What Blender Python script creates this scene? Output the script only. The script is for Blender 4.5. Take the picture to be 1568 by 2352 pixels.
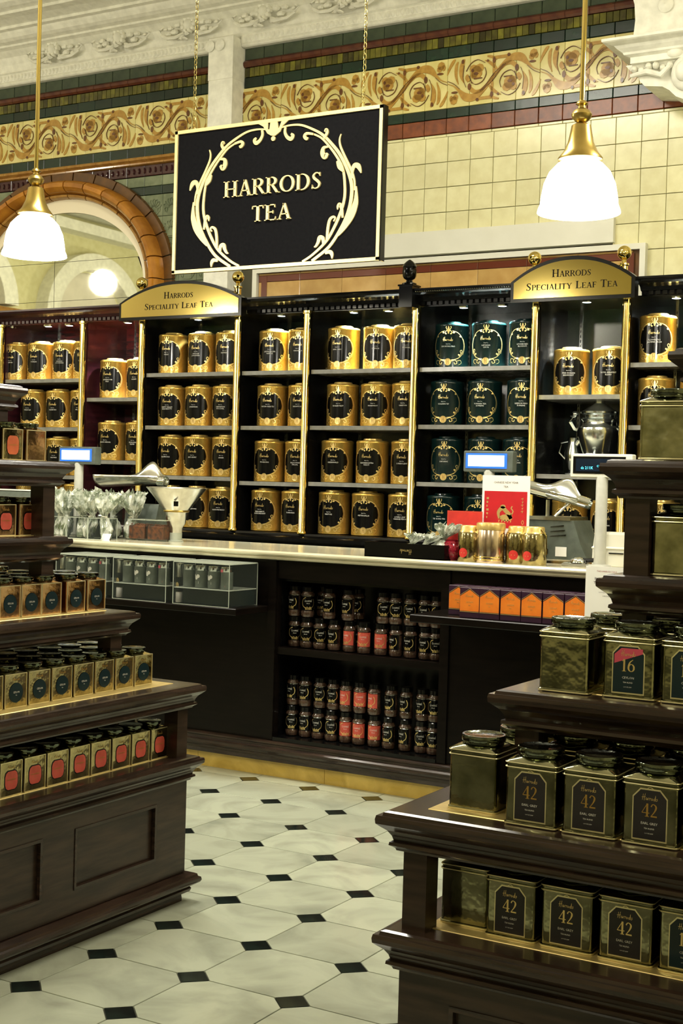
import bpy, math, random
from mathutils import Matrix, Vector
random.seed(7)
PI = math.pi
C = bpy.context.scene.collection
scn = bpy.context.scene
for o in list(bpy.data.objects): bpy.data.objects.remove(o)

# ---------------------------------------------------------------- camera
cam_d = bpy.data.cameras.new('camera'); cam = bpy.data.objects.new('camera', cam_d); C.objects.link(cam)
cam_d.sensor_fit = 'VERTICAL'; cam_d.sensor_height = 36; cam_d.lens = 3148.08/2352*36
cam_d.clip_start = .05; cam_d.clip_end = 100
cr, cu, cw = (0.86292521, 0.5045563, 0.02798262), (-0.03422993, 0.00311517, 0.99940913), (-0.504171, 0.86337317, -0.01995909)
cam.matrix_world = Matrix(((cr[0], cu[0], -cw[0], 0), (cr[1], cu[1], -cw[1], 0), (cr[2], cu[2], -cw[2], 1.5), (0, 0, 0, 1)))
scn.camera = cam
# ---------------------------------------------------------------- world, added fill lights, exposure
w = bpy.data.worlds.new('world'); scn.world = w; w.use_nodes = True
w.node_tree.nodes['Background'].inputs[0].default_value = (1, .95, .8, 1)
w.node_tree.nodes['Background'].inputs[1].default_value = .035
scn.view_settings.view_transform = 'Standard'; scn.view_settings.look = 'None'
scn.view_settings.exposure = 0.45; scn.view_settings.gamma = 1; scn.view_settings.use_curve_mapping = False
def lamp(kind, name, loc, power, col, size=.2, rot=None, **kw):
    d = bpy.data.lights.new(name, kind); d.energy = power; d.color = col
    if kind == 'AREA': d.shape = 'RECTANGLE'; d.size = size; d.size_y = kw.get('sy', size)
    else: d.shadow_soft_size = size
    if kind == 'SPOT': d.spot_size = kw['ang']; d.spot_blend = kw.get('blend', .5)
    o = bpy.data.objects.new(name, d); C.objects.link(o); o.location = loc
    if rot: o.rotation_euler = rot
    return o
WARM = (1, .93, .74)
for x, y, p in [(-7.0, 2.6, 90), (-2.2, .9, 62), (.8, 1.6, 40), (-5.6, .8, 60), (-1.0, 5.3, 70), (-9.6, 4.7, 90), (-9.5, 1.2, 70), (1.2, 5.6, 60)]:
    lamp('POINT', 'hall_fill', (x, y, 3.57 if x == -9.6 else 3.35), p, WARM, .13)  # unseen fill lights added to brighten the hall, one placed for the mirror's glow
lamp('AREA', 'overhead_fill', (-3.9, 5.0, 4.75), 110, (1, .96, .82), 1.6, None, sy=.5)  # unseen fill light added below the ceiling, no fitting modelled

# ---------------------------------------------------------------- materials
def principled(name, col, rough=.5, metal=0, **k):
    m = bpy.data.materials.new(name); m.use_nodes = True; n = m.node_tree; b = n.nodes['Principled BSDF']
    b.inputs['Base Color'].default_value = (*col, 1); b.inputs['Roughness'].default_value = rough; b.inputs['Metallic'].default_value = metal
    if 'trans' in k: b.inputs['Transmission Weight'].default_value = k['trans']; b.inputs['IOR'].default_value = k.get('ior', 1.45)
    if 'alpha' in k: b.inputs['Alpha'].default_value = k['alpha']
    if 'emit' in k: b.inputs['Emission Color'].default_value = (*k['emit'], 1); b.inputs['Emission Strength'].default_value = k['es']
    if 'coat' in k: b.inputs['Coat Weight'].default_value = k['coat']; b.inputs['Coat Roughness'].default_value = .08
    if 'spec' in k: b.inputs['Specular IOR Level'].default_value = k['spec']
    return m
def noisy(name, c1, c2, scale=8, rough=.5, metal=0, stretch=(1, 1, 1), bump=0, detail=5, obj=False, dist=0, contrast=(.35, .65), bscale=None, **k):
    m = principled(name, c1, rough, metal, **k); n = m.node_tree; N = n.nodes; L = n.links; b = N['Principled BSDF']
    tc = N.new('ShaderNodeTexCoord'); mp = N.new('ShaderNodeMapping'); mp.inputs['Scale'].default_value = stretch
    L.new(tc.outputs['Object'], mp.inputs[0])
    nz = N.new('ShaderNodeTexNoise'); nz.inputs['Scale'].default_value = scale; nz.inputs['Detail'].default_value = detail; nz.inputs['Distortion'].default_value = dist
    L.new(mp.outputs[0], nz.inputs[0])
    src = nz.outputs[0]
    if obj:
        oi = N.new('ShaderNodeObjectInfo'); ad = N.new('ShaderNodeVectorMath'); ad.operation = 'ADD'; sc_ = N.new('ShaderNodeVectorMath'); sc_.operation = 'SCALE'; sc_.inputs[3].default_value = 9
        cb = N.new('ShaderNodeCombineXYZ'); L.new(oi.outputs['Random'], cb.inputs[0]); L.new(oi.outputs['Random'], cb.inputs[1]); L.new(cb.outputs[0], sc_.inputs[0])
        L.new(mp.outputs[0], ad.inputs[0]); L.new(sc_.outputs[0], ad.inputs[1]); L.new(ad.outputs[0], nz.inputs[0])
    r = N.new('ShaderNodeValToRGB'); r.color_ramp.elements[0].position = contrast[0]; r.color_ramp.elements[1].position = contrast[1]
    r.color_ramp.elements[0].color = (*c1, 1); r.color_ramp.elements[1].color = (*c2, 1); L.new(src, r.inputs[0])
    out = r.outputs[0]
    if obj:
        hs = N.new('ShaderNodeHueSaturation'); mr = N.new('ShaderNodeMapRange'); mr.inputs[3].default_value = 1-obj; mr.inputs[4].default_value = 1+obj
        L.new(oi.outputs['Random'], mr.inputs[0]); L.new(mr.outputs[0], hs.inputs['Value']); L.new(out, hs.inputs['Color']); out = hs.outputs[0]
    L.new(out, b.inputs['Base Color'])
    if bump:
        bp = N.new('ShaderNodeBump'); bp.inputs['Strength'].default_value = bump; bp.inputs['Distance'].default_value = .01
        if bscale:
            n2 = N.new('ShaderNodeTexNoise'); n2.inputs['Scale'].default_value = bscale; L.new(tc.outputs['Object'], n2.inputs[0]); src = n2.outputs[0]
        L.new(src, bp.inputs['Height']); L.new(bp.outputs[0], b.inputs['Normal'])
    return m
M = {}
M['marble'] = noisy('white_marble', (.46, .49, .38), (.30, .32, .25), 3.2, .16, obj=.10, dist=1.2, contrast=(.42, .72))
M['blackm'] = noisy('black_marble', (.006, .007, .007), (.012, .02, .016), 10, .12)
M['grout'] = principled('dark_grout', (.10, .10, .07), .8)
M['cream'] = noisy('cream_glaze', (.70, .67, .40), (.63, .59, .33), 14, .22, obj=.05, bump=.05)
M['creamgrout'] = principled('grey_grout', (.07, .065, .035), .8)
M['rust'] = noisy('rust_glaze', (.22, .055, .012), (.13, .03, .008), 20, .32, obj=.15, bump=.08)
M['green'] = noisy('bottle_green_glaze', (.003, .014, .007), (.006, .024, .011), 15, .25, obj=.35, bump=.08)
M['olive'] = noisy('olive_glaze', (.12, .115, .012), (.05, .042, .008), 10, .14, obj=.6, bump=.06)
M['oxblood'] = noisy('oxblood_glaze', (.06, .012, .008), (.10, .03, .012), 12, .15, bump=.05)
M['plum'] = noisy('plum_glaze', (.03, .008, .010), (.06, .02, .02), 12, .14, bump=.05)
M['sage'] = noisy('sage_glaze', (.13, .16, .09), (.22, .25, .15), 9, .16, obj=.12, bump=.05)
M['sagedark'] = noisy('dark_sage_glaze', (.030, .045, .028), (.05, .07, .04), 9, .16)
M['friezebg'] = noisy('straw_glaze', (.60, .52, .18), (.72, .64, .28), 7, .2, obj=.06)
M['ochre'] = noisy('ochre_glaze', (.36, .19, .03), (.46, .27, .05), 30, .2)
M['umber'] = noisy('umber_glaze', (.16, .06, .012), (.10, .035, .01), 30, .2)
M['terra'] = noisy('terracotta_glaze', (.52, .22, .028), (.34, .13, .018), 8, .10, obj=.15, bump=.08)
M['terrad'] = noisy('brown_glaze', (.14, .06, .012), (.09, .04, .012), 10, .2)
M['ochrem'] = noisy('amber_glaze', (.40, .21, .05), (.30, .14, .03), 20, .14)
M['buff'] = noisy('buff_glaze', (.50, .32, .11), (.42, .25, .08), 10, .12, obj=.08)
M['redline'] = principled('maroon_glaze', (.13, .035, .018), .15)
M['plaster'] = noisy('white_plaster', (.86, .85, .74), (.73, .72, .62), 18, .6, bump=.15)
M['plasterc'] = noisy('ceiling_plaster', (.74, .69, .58), (.64, .60, .50), 5, .7)
M['board'] = noisy('ivory_paint', (.70, .69, .58), (.66, .65, .54), 6, .5)
M['reveal'] = principled('pale_reveal', (.85, .76, .55), .35)
M['mirror'] = principled('mirror_glass', (.80, .82, .70), .02, 1)
M['wood'] = noisy('dark_oak', (.016, .009, .006), (.040, .023, .015), 6, .30, stretch=(1, 1, 9), bump=.06, coat=.10, spec=.35)
M['woodx'] = noisy('dark_oak_lengthwise', (.016, .009, .006), (.042, .024, .016), 5, .26, stretch=(1.2, 1.2, 14), bump=.06, coat=.15, spec=.4)
M['cwood'] = noisy('shaded_counter_wood', (.003, .002, .0015), (.006, .004, .003), 6, .3, stretch=(1, 1, 9), spec=.15)  # wood darkened to near black, the counter front's shadow put into the colour
M['black'] = noisy('black_lacquer', (.002, .002, .002), (.004, .004, .004), 30, .18, spec=.3)
M['blackbk'] = noisy('black_back_panel', (.004, .010, .009), (.010, .016, .014), 10, .18, spec=.5)
M['mahog'] = noisy('mahogany', (.075, .010, .014), (.035, .006, .010), 5, .22, stretch=(1, 1, 8), coat=.4)
M['mahogd'] = noisy('dark_mahogany', (.040, .008, .012), (.020, .005, .008), 5, .25, stretch=(1, 1, 8), coat=.3)
M['brass'] = principled('polished_brass', (.80, .62, .20), .09, 1)
M['brassd'] = noisy('aged_brass', (.42, .30, .08), (.55, .40, .12), 9, .3, 1)
M['chrome'] = principled('chrome', (.75, .78, .75), .12, 1)
M['blackink'] = principled('engraved_black', (.004, .003, .002), .6, spec=.1)
M['steel'] = noisy('brushed_steel', (.55, .55, .5), (.7, .7, .64), 25, .22, 1)
M['shelf'] = noisy('grey_shelf', (.20, .20, .18), (.26, .26, .24), 20, .25)
M['goldtin'] = noisy('gold_tin', (.78, .52, .13), (.58, .36, .07), 60, .27, .75, contrast=(.3, .75))
M['goldtin2'] = noisy('pale_gold_tin', (.74, .55, .20), (.60, .42, .12), 60, .30, .55)
M['darktin'] = noisy('dark_green_tin', (.002, .010, .0105), (.003, .015, .015), 20, .20)
M['label'] = principled('black_label', (.002, .002, .0023), .16, spec=.25)
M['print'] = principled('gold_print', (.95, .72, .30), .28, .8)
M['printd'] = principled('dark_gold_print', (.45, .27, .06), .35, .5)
M['white'] = principled('white_ink', (.75, .74, .68), .5)
M['caddy'] = noisy('olive_gold_tin', (.20, .20, .11), (.40, .39, .24), 14, .12, 1, bump=.10, bscale=30)
M['caddyedge'] = principled('gold_edge', (.95, .85, .50), .28, .75)
M['smalltin'] = noisy('old_gold_tin', (.30, .25, .12), (.50, .42, .20), 30, .16, 1, bump=.12, bscale=45)
M['copper'] = noisy('rose_copper_tin', (.70, .42, .22), (.55, .33, .14), 30, .18, 1, bump=.1, bscale=45)
M['rosy'] = noisy('rose_gold', (.78, .62, .48), (.66, .50, .36), 30, .22, 1)
M['lidm'] = noisy('dark_glossy_lid', (.10, .12, .09), (.20, .22, .17), 22, .10, 1, bump=.12, bscale=60)
M['redlab'] = noisy('red_oval', (.62, .10, .07), (.50, .07, .045), 30, .35)
M['oranlab'] = noisy('orange_oval', (.55, .13, .04), (.45, .09, .03), 30, .35)
M['teal'] = principled('dark_teal_label', (.004, .018, .024), .3)
M['pinklab'] = principled('magenta_stripe', (.62, .08, .13), .35)
M['maroonlab'] = principled('charcoal_label', (.018, .015, .017), .4)
M['liner'] = noisy('brass_liner', (.72, .55, .22), (.6, .45, .16), 30, .3, .5)
M['ctop'] = noisy('ivory_marble', (.62, .58, .42), (.52, .48, .33), 6, .12, dist=.5)
M['kick'] = noisy('yellow_marble', (.78, .55, .13), (.58, .39, .08), 7, .12, dist=1)
M['jar'] = noisy('coffee_jar_glass', (.035, .018, .011), (.075, .042, .028), 40, .1, coat=.6)
M['glass'] = principled('clear_glass', (.95, .97, .93), .02, 0, trans=1, ior=1.45)
M['acryl'] = principled('clear_acrylic', (.15, .18, .16), .03, 0, alpha=.06, spec=.6)
M['acryledge'] = principled('acrylic_edge', (.55, .6, .5), .15, 0, alpha=.7)
M['cello'] = noisy('cellophane', (.95, .98, .88), (.22, .27, .18), 22, .10, .2, alpha=.72, spec=1, bump=.6, bscale=40, contrast=(.42, .58))
M['leafg'] = noisy('green_tea_filling', (.04, .07, .02), (.12, .14, .05), 40, .6)
M['tea'] = noisy('tea_leaves', (.16, .045, .010), (.035, .012, .006), 45, .35)
M['plastic'] = noisy('till_grey', (.42, .42, .36), (.36, .36, .31), 20, .45)
M['plasticw'] = principled('till_white', (.70, .69, .58), .45)
M['plasticd'] = noisy('grinder_green_grey', (.07, .085, .07), (.10, .12, .10), 30, .4)
M['screen'] = principled('lit_screen', (.1, .1, .1), .3, 0, emit=(.80, .92, 1), es=3.2)
M['screenb'] = principled('blue_screen_edge', (.02, .05, .2), .3, 0, emit=(.01, .14, .75), es=1.1)
M['screend'] = principled('dark_screen', (.004, .010, .022), .15)
M['cyan'] = principled('cyan_digits', (.05, .3, .35), .4, 0, emit=(.1, .85, .95), es=1.8)
M['red'] = noisy('red_card', (.62, .035, .025), (.50, .025, .02), 20, .4)
M['crimson'] = noisy('crimson_print', (.50, .012, .02), (.42, .01, .015), 10, .35)
M['redglaze'] = noisy('crimson_glaze', (.33, .010, .03), (.22, .006, .02), 12, .12)
M['paper'] = principled('white_paper', (.80, .79, .74), .6)
M['ink'] = principled('dark_ink', (.05, .03, .03), .6)
M['inkred'] = principled('red_ink', (.35, .08, .06), .6)
M['orange'] = noisy('orange_print', (.80, .22, .02), (.72, .17, .015), 20, .35)
M['purple'] = principled('dark_purple_card', (.030, .010, .028), .3)
M['lampw'] = principled('opal_glass', (1, 1, 1), .3, 0, emit=(1, .97, .95), es=5)
M['dlight'] = principled('downlight_face', (1, 1, 1), .3, 0, emit=(.85, .95, 1), es=14)
M['samo'] = principled('silver', (.85, .9, .9), .17, 1)
M['signbk'] = noisy('sign_black', (.004, .004, .005), (.006, .006, .007), 60, .7, spec=.05)
M['signgold'] = principled('sign_gold', (.98, .79, .38), .36, .6)
M['chain'] = principled('chain_brass', (.62, .50, .18), .3, 1)

# ---------------------------------------------------------------- mesh helpers
class MB:
    def __init__(s): s.v = []; s.f = []
    def add(s, vs, fs):
        n = len(s.v); s.v += [tuple(v) for v in vs]; s.f += [tuple(i+n for i in f) for f in fs]; return s
    def box(s, x0, y0, z0, x1, y1, z1):
        x0, x1 = min(x0, x1), max(x0, x1); y0, y1 = min(y0, y1), max(y0, y1); z0, z1 = min(z0, z1), max(z0, z1)
        return s.add([(x0, y0, z0), (x1, y0, z0), (x1, y1, z0), (x0, y1, z0), (x0, y0, z1), (x1, y0, z1), (x1, y1, z1), (x0, y1, z1)],
                     [(3, 2, 1, 0), (4, 5, 6, 7), (0, 1, 5, 4), (1, 2, 6, 5), (2, 3, 7, 6), (3, 0, 4, 7)])
    def cbox(s, x0, y0, z0, x1, y1, z1, c=.004):   # box with chamfered front (-Y) edge frame: a glazed tile
        return s.add([(x0, y1, z0), (x1, y1, z0), (x1, y1, z1), (x0, y1, z1), (x0, y0+c, z0), (x1, y0+c, z0), (x1, y0+c, z1), (x0, y0+c, z1),
                      (x0+c, y0, z0+c), (x1-c, y0, z0+c), (x1-c, y0, z1-c), (x0+c, y0, z1-c)],
                     [(8, 9, 10, 11), (4, 5, 9, 8), (5, 6, 10, 9), (6, 7, 11, 10), (7, 4, 8, 11), (0, 1, 5, 4), (1, 2, 6, 5), (2, 3, 7, 6), (3, 0, 4, 7)])
    def lathe(s, prof, n=24, c=(0, 0, 0), cap=True, wob=None):
        vs = []; fs = []
        for r, z in prof:
            for i in range(n):
                a = 2*PI*i/n; rr = r*(wob(a, z) if wob else 1)
                vs.append((c[0]+rr*math.cos(a), c[1]+rr*math.sin(a), c[2]+z))
        for j in range(len(prof)-1):
            for i in range(n): fs.append((j*n+i, j*n+(i+1) % n, (j+1)*n+(i+1) % n, (j+1)*n+i))
        if cap:
            if prof[0][0] > 1e-5: fs.append(tuple(range(n-1, -1, -1)))
            if prof[-1][0] > 1e-5: fs.append(tuple((len(prof)-1)*n+i for i in range(n)))
        return s.add(vs, fs)
    def rloft(s, x0, y0, x1, y1, prof, cap=True):     # rectangle loops: prof = (outward offset, z)
        vs = []; fs = []
        for o, z in prof: vs += [(x0-o, y0-o, z), (x1+o, y0-o, z), (x1+o, y1+o, z), (x0-o, y1+o, z)]
        for j in range(len(prof)-1):
            for i in range(4): fs.append((j*4+i, j*4+(i+1) % 4, j*4+4+(i+1) % 4, j*4+4+i))
        if cap: fs += [(3, 2, 1, 0), tuple(len(vs)-4+i for i in range(4))]
        return s.add(vs, fs)
    def extx(s, x0, x1, prof):                          # closed (y,z) outline extruded along x
        n = len(prof); vs = [(x0, y, z) for y, z in prof]+[(x1, y, z) for y, z in prof]
        return s.add(vs, [(i, (i+1) % n, n+(i+1) % n, n+i) for i in range(n)]+[tuple(range(n-1, -1, -1)), tuple(range(n, 2*n))])
    def exty(s, y0, y1, prof):                          # closed (x,z) outline extruded along y
        n = len(prof); vs = [(x, y0, z) for x, z in prof]+[(x, y1, z) for x, z in prof]
        return s.add(vs, [(i, (i+1) % n, n+(i+1) % n, n+i) for i in range(n)]+[tuple(range(n-1, -1, -1)), tuple(range(n, 2*n))])
    def extz(s, z0, z1, prof):
        n = len(prof); vs = [(x, y, z0) for x, y in prof]+[(x, y, z1) for x, y in prof]
        return s.add(vs, [(i, (i+1) % n, n+(i+1) % n, n+i) for i in range(n)]+[tuple(range(n-1, -1, -1)), tuple(range(n, 2*n))])
    def tube(s, pts, r, n=10, cap=True):
        pts = [Vector(p) for p in pts]; vs = []; fs = []
        for k, p in enumerate(pts):
            d = (pts[min(k+1, len(pts)-1)]-pts[max(k-1, 0)]).normalized()
            a = d.cross(Vector((0, 0, 1))); a = a.normalized() if a.length > .01 else Vector((1, 0, 0)); b = d.cross(a)
            rr = r[k] if isinstance(r, (list, tuple)) else r
            for i in range(n): t = 2*PI*i/n; vs.append(p+(a*math.cos(t)+b*math.sin(t))*rr)
        for k in range(len(pts)-1):
            for i in range(n): fs.append((k*n+i, k*n+(i+1) % n, (k+1)*n+(i+1) % n, (k+1)*n+i))
        if cap: fs += [tuple(range(n)), tuple((len(pts)-1)*n+i for i in range(n-1, -1, -1))]
        return s.add(vs, fs)
    def ball(s, c, r, n=10, m=6):
        rx, ry, rz = r if isinstance(r, tuple) else (r, r, r); vs = [(c[0], c[1], c[2]-rz)]; fs = []
        for j in range(1, m):
            p = -PI/2+PI*j/m
            for i in range(n): a = 2*PI*i/n; vs.append((c[0]+rx*math.cos(p)*math.cos(a), c[1]+ry*math.cos(p)*math.sin(a), c[2]+rz*math.sin(p)))
        vs.append((c[0], c[1], c[2]+rz))
        for i in range(n): fs.append((0, 1+(i+1) % n, 1+i)); fs.append((len(vs)-1, len(vs)-1-n+i, len(vs)-1-n+(i+1) % n))
        for j in range(m-2):
            for i in range(n): a = 1+j*n; fs.append((a+i, a+(i+1) % n, a+n+(i+1) % n, a+n+i))
        return s.add(vs, fs)
    def polys(s, polys, fn, d0=0, d1=.002):             # 2-D polygons made solid on a surface given by fn(u, v, depth)
        for p in polys:
            n = len(p); top = [fn(u, v, d1) for u, v in p]
            if d0 is None: s.add(top, [tuple(range(n))]); continue
            s.add(top+[fn(u, v, d0) for u, v in p], [tuple(range(n))]+[(i, (i+1) % n, n+(i+1) % n, n+i) for i in range(n)])
        return s
    def mesh(s, name, mat, smooth=False):
        me = bpy.data.meshes.new(name); me.from_pydata(s.v, [], s.f); me.materials.append(mat)
        if smooth:
            me.polygons.foreach_set('use_smooth', [True]*len(me.polygons))
            try: me.set_sharp_from_angle(angle=math.radians(40))
            except Exception: pass
        return me
def link(o, parent=None, **k):
    C.objects.link(o)
    if parent is not None: o.parent = parent
    for a, b in k.items():
        if b: o[a] = b
    return o
def part(name, mb, mat, parent=None, smooth=False, loc=None, **k):
    me = mb if isinstance(mb, bpy.types.Mesh) else mb.mesh(name, mat if not isinstance(mat, str) else M[mat], smooth)
    o = bpy.data.objects.new(name, me); link(o, parent, **k)
    if loc: o.location = loc
    return o
def thing(name, label, cat, loc=(0, 0, 0), rz=0, group=None):
    o = bpy.data.objects.new(name, None); o.empty_display_size = .05; link(o, None, label=label, category=cat, group=group)
    o.location = loc; o.rotation_euler = (0, 0, rz); return o
def struct(name, mb, mat, smooth=False): return part(name, mb, mat, None, smooth, kind='structure')
def kids(o): return [c for c in ALLK.get(o.name, [])]
def dup(root, loc, rz=None, label=None, group=None):
    r = root.copy(); C.objects.link(r); r.location = loc
    if rz is not None: r.rotation_euler = (0, 0, rz)
    if label: r['label'] = label
    if group: r['group'] = group
    for ch in list(root.children):
        c = ch.copy(); C.objects.link(c); c.parent = r
        for g in list(ch.children): d = g.copy(); C.objects.link(d); d.parent = c
    return r
def smoothp(pts, k=5):
    P = [pts[0]]+list(pts)+[pts[-1]]; out = []
    for i in range(1, len(P)-2):
        for j in range(k):
            t = j/k; a, b, c, d = P[i-1], P[i], P[i+1], P[i+2]
            out.append(tuple(.5*((2*b[q])+(-a[q]+c[q])*t+(2*a[q]-5*b[q]+4*c[q]-d[q])*t*t+(-a[q]+3*b[q]-3*c[q]+d[q])*t**3) for q in range(len(b))))
    out.append(tuple(pts[-1])); return out
def ribbon(pts, w, k=5):                                # pts (u,v) or (u,v,width) -> quads
    pts = [p if len(p) == 3 else (*p, w) for p in pts]
    P = smoothp(pts, k) if k > 1 else pts; L = []; R = []
    for i, p in enumerate(P):
        a = P[max(i-1, 0)]; b = P[min(i+1, len(P)-1)]; dx, dy = b[0]-a[0], b[1]-a[1]; l = math.hypot(dx, dy) or 1
        nx, ny = -dy/l*p[2]/2, dx/l*p[2]/2; L.append((p[0]+nx, p[1]+ny)); R.append((p[0]-nx, p[1]-ny))
    return [[L[i], R[i], R[i+1], L[i+1]] for i in range(len(P)-1)]
def disc(cx, cy, rx, ry=None, n=14): ry = ry or rx; return [(cx+rx*math.cos(2*PI*i/n), cy+ry*math.sin(2*PI*i/n)) for i in range(n)]
def xf(polys, sx, sy, tx, ty): return [[(u*sx+tx, v*sy+ty) for u, v in p] for p in polys]
def flat(x, y, z): return lambda u, v, d: (x+u, y-d, z+v)     # a plane that faces -Y
def rectp(x0, y0, x1, y1): return [(x0, y0), (x1, y0), (x1, y1), (x0, y1)]
# Roman capitals drawn as strokes (cap height 1)
TK, TN, SF = .15, .055, .045
def V(x, y0=0, y1=1, w=TK, s0=1, s1=1):
    o = [rectp(x-w/2, y0, x+w/2, y1)]
    if s0: o.append(rectp(x-w/2-.09, y0, x+w/2+.09, y0+SF))
    if s1: o.append(rectp(x-w/2-.09, y1-SF, x+w/2+.09, y1))
    return o
def Dg(x0, y0, x1, y1, w): return [[(x0-w/2, y0), (x0+w/2, y0), (x1+w/2, y1), (x1-w/2, y1)]]
def arc(cx, cy, rx, ry, a0, a1, n=14, tk=TK, tn=TN):
    pts = []
    for i in range(n+1): a = math.radians(a0+(a1-a0)*i/n); pts.append((cx+rx*math.cos(a), cy+ry*math.sin(a), tn+(tk-tn)*abs(math.cos(a))**1.5))
    return ribbon(pts, 0, 1)
def Hb(x0, x1, y, w=TN): return [rectp(x0, y-w/2, x1, y+w/2)]
G = {
 'H': (.86, V(.17)+V(.69)+Hb(.17, .69, .5)), 'I': (.36, V(.18)),
 'A': (.80, Dg(.13, 0, .40, 1, TN)+Dg(.67, 0, .40, 1, TK)+Hb(.2, .6, .33)+Hb(.02, .26, .02, SF)+Hb(.54, .8, .02, SF)),
 'R': (.78, V(.17)+arc(.34, .745, .24, .23, -90, 90)+Hb(.17, .34, .975)+Hb(.17, .36, .515)+Dg(.70, 0, .38, .52, TK)+Hb(.62, .84, .02, SF)),
 'P': (.66, V(.17)+arc(.34, .73, .24, .245, -90, 90)+Hb(.17, .34, .975)+Hb(.17, .34, .485)),
 'O': (.90, arc(.45, .5, .35, .475, 0, 360, 26)), 'D': (.86, V(.17)+arc(.36, .5, .38, .473, -90, 90, 16)+Hb(.17, .36, .973)+Hb(.17, .36, .027)),
 'S': (.62, ribbon([(.50, .82, .05), (.40, .95, .06), (.25, .95, .07), (.14, .80, .11), (.20, .63, .14), (.36, .48, .15), (.48, .30, .13), (.42, .10, .08), (.26, .03, .06), (.12, .10, .05), (.08, .24, .04)], 0, 3)+Dg(.50, .76, .50, .98, .04)+Dg(.08, .02, .08, .26, .04)),
 'T': (.72, V(.36, s1=0)+Hb(.04, .68, .97, .06)+Dg(.05, .80, .07, 1, .04)+Dg(.67, .80, .65, 1, .04)),
 'E': (.68, V(.17)+Hb(.17, .58, .97, .06)+Hb(.17, .48, .52)+Hb(.17, .62, .03, .06)+Dg(.58, .80, .56, 1, .04)+Dg(.48, .42, .48, .62, .035)+Dg(.64, .22, .60, 0, .04)),
 'F': (.62, V(.17)+Hb(.17, .56, .97, .06)+Hb(.17, .46, .52)+Dg(.56, .80, .54, 1, .04)+Dg(.46, .42, .46, .62, .035)),
 'L': (.64, V(.17)+Hb(.17, .58, .03, .06)+Dg(.61, .24, .57, 0, .04)),
 'C': (.80, arc(.46, .5, .36, .475, 48, 312, 20)+Dg(.71, .70, .70, .98, .04)),
 'Y': (.78, V(.40, 0, .5, s1=0)+Dg(.40, .46, .12, 1, TK)+Dg(.42, .46, .68, 1, TN)+Hb(0, .26, .98, SF)+Hb(.56, .8, .98, SF)),
 '4': (.66, V(.46, s1=0)+Dg(.06, .30, .46, 1, TN)+Hb(.05, .64, .29, .06)),
 '2': (.60, ribbon([(.08, .78, .10), (.16, .94, .07), (.30, .97, .06), (.44, .85, .12), (.45, .68, .14), (.34, .42, .09), (.08, .06, .05)], 0, 3)+Hb(.06, .54, .06, .11)),
 '1': (.50, V(.25, s1=0)+Dg(.10, .82, .24, 1, TN)), '6': (.64, arc(.32, .32, .23, .29, 0, 360, 18)+ribbon([(.46, .98, .05), (.22, .78, .10), (.11, .50, .14), (.10, .32, .14)], 0, 3)),
 ' ': (.38, []),
}
def serif(txt, caps=None, track=.02):                   # returns polys, width; lower-case letters are small capitals
    x = 0; out = []
    for ch in txt:
        s = .76 if ch.islower() else 1; a, g = G[ch.upper()]; out += xf(g, s, s, x, 0); x += (a+track)*s
    return out, x
def serif_at(txt, cx, y, h): p, wd = serif(txt); return xf(p, h, h, cx-wd*h/2, y)
_tc = {}
def sans(txt, cx, y, h, shear=0):                        # built-in font turned into polygons
    if txt not in _tc:
        c = bpy.data.curves.new('t', 'FONT'); c.body = txt; c.resolution_u = 1; o = bpy.data.objects.new('t', c); C.objects.link(o)
        m = o.to_mesh(); _tc[txt] = [[(m.vertices[i].co.x, m.vertices[i].co.y) for i in p.vertices] for p in m.polygons]; o.to_mesh_clear()
        bpy.data.objects.remove(o); bpy.data.curves.remove(c)
    P = _tc[txt]; xs = [u for p in P for u, v in p]; wd = max(xs)-min(xs); x0 = min(xs); k = h/.73
    return [[((u-x0-wd/2)*k+cx+shear*v*k, v*k+y) for u, v in p] for p in P]
def script(cx, y, h, w=.06, k=1.25):                            # the hand-written name, height of its capital = h
    S = [[(-.02, .0), (.03, .35), (.09, .92)], [(.20, -.05), (.25, .4), (.33, 1.0)], [(-.12, .42), (.1, .46), (.38, .52)],
         [(.55, .36), (.44, .34), (.42, .10), (.54, .10), (.58, .34), (.62, .05)], [(.70, .05), (.74, .38), (.86, .34)], [(.90, .05), (.94, .38), (1.06, .34)],
         [(1.16, .34), (1.08, .2), (1.16, .05), (1.26, .2), (1.18, .35)], [(1.50, .34), (1.38, .28), (1.40, .06), (1.52, .12), (1.60, .85), (1.58, .05)],
         [(1.86, .36), (1.72, .32), (1.84, .16), (1.70, .02), (1.62, .08)]]
    out = []
    for s in S: out += ribbon([(u*k, v) for u, v in s], .062, 3)
    return xf(out, h, h, cx-.92*k*h, y)
exec_order = []
# ================================================================ FLOOR
sx, sy = .3549, .3422; ox, oy = -2.7847, 4.0329
fl = MB(); fl.box(-12, -6, -.12, 3, 8.2, -.006); floor = struct('floor', fl, M['grout'])
h = .0585; gp = .0022
def tile_cell():
    cx, cy = sx, sy; hx = h; hy = h*sy/sx
    p = [(hx+gp, gp), (cx-hx-gp, gp), (cx-gp, hy+gp), (cx-gp, cy-hy-gp), (cx-hx-gp, cy-gp), (hx+gp, cy-gp), (gp, cy-hy-gp), (gp, hy+gp)]
    m = MB(); n = 8; c = [(cx/2+(x-cx/2)*.996, cy/2+(y-cy/2)*.996) for x, y in p]
    m.add([(x, y, -.02) for x, y in p]+[(x, y, -.0012) for x, y in p]+[(x, y, 0) for x, y in c], [(i, (i+1) % n, n+(i+1) % n, n+i) for i in range(n)]+[(n+i, n+(i+1) % n, 2*n+(i+1) % n, 2*n+i) for i in range(n)]+[tuple(2*n+i for i in range(n))])
    return m.mesh('marble_tile', M['marble'])
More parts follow.
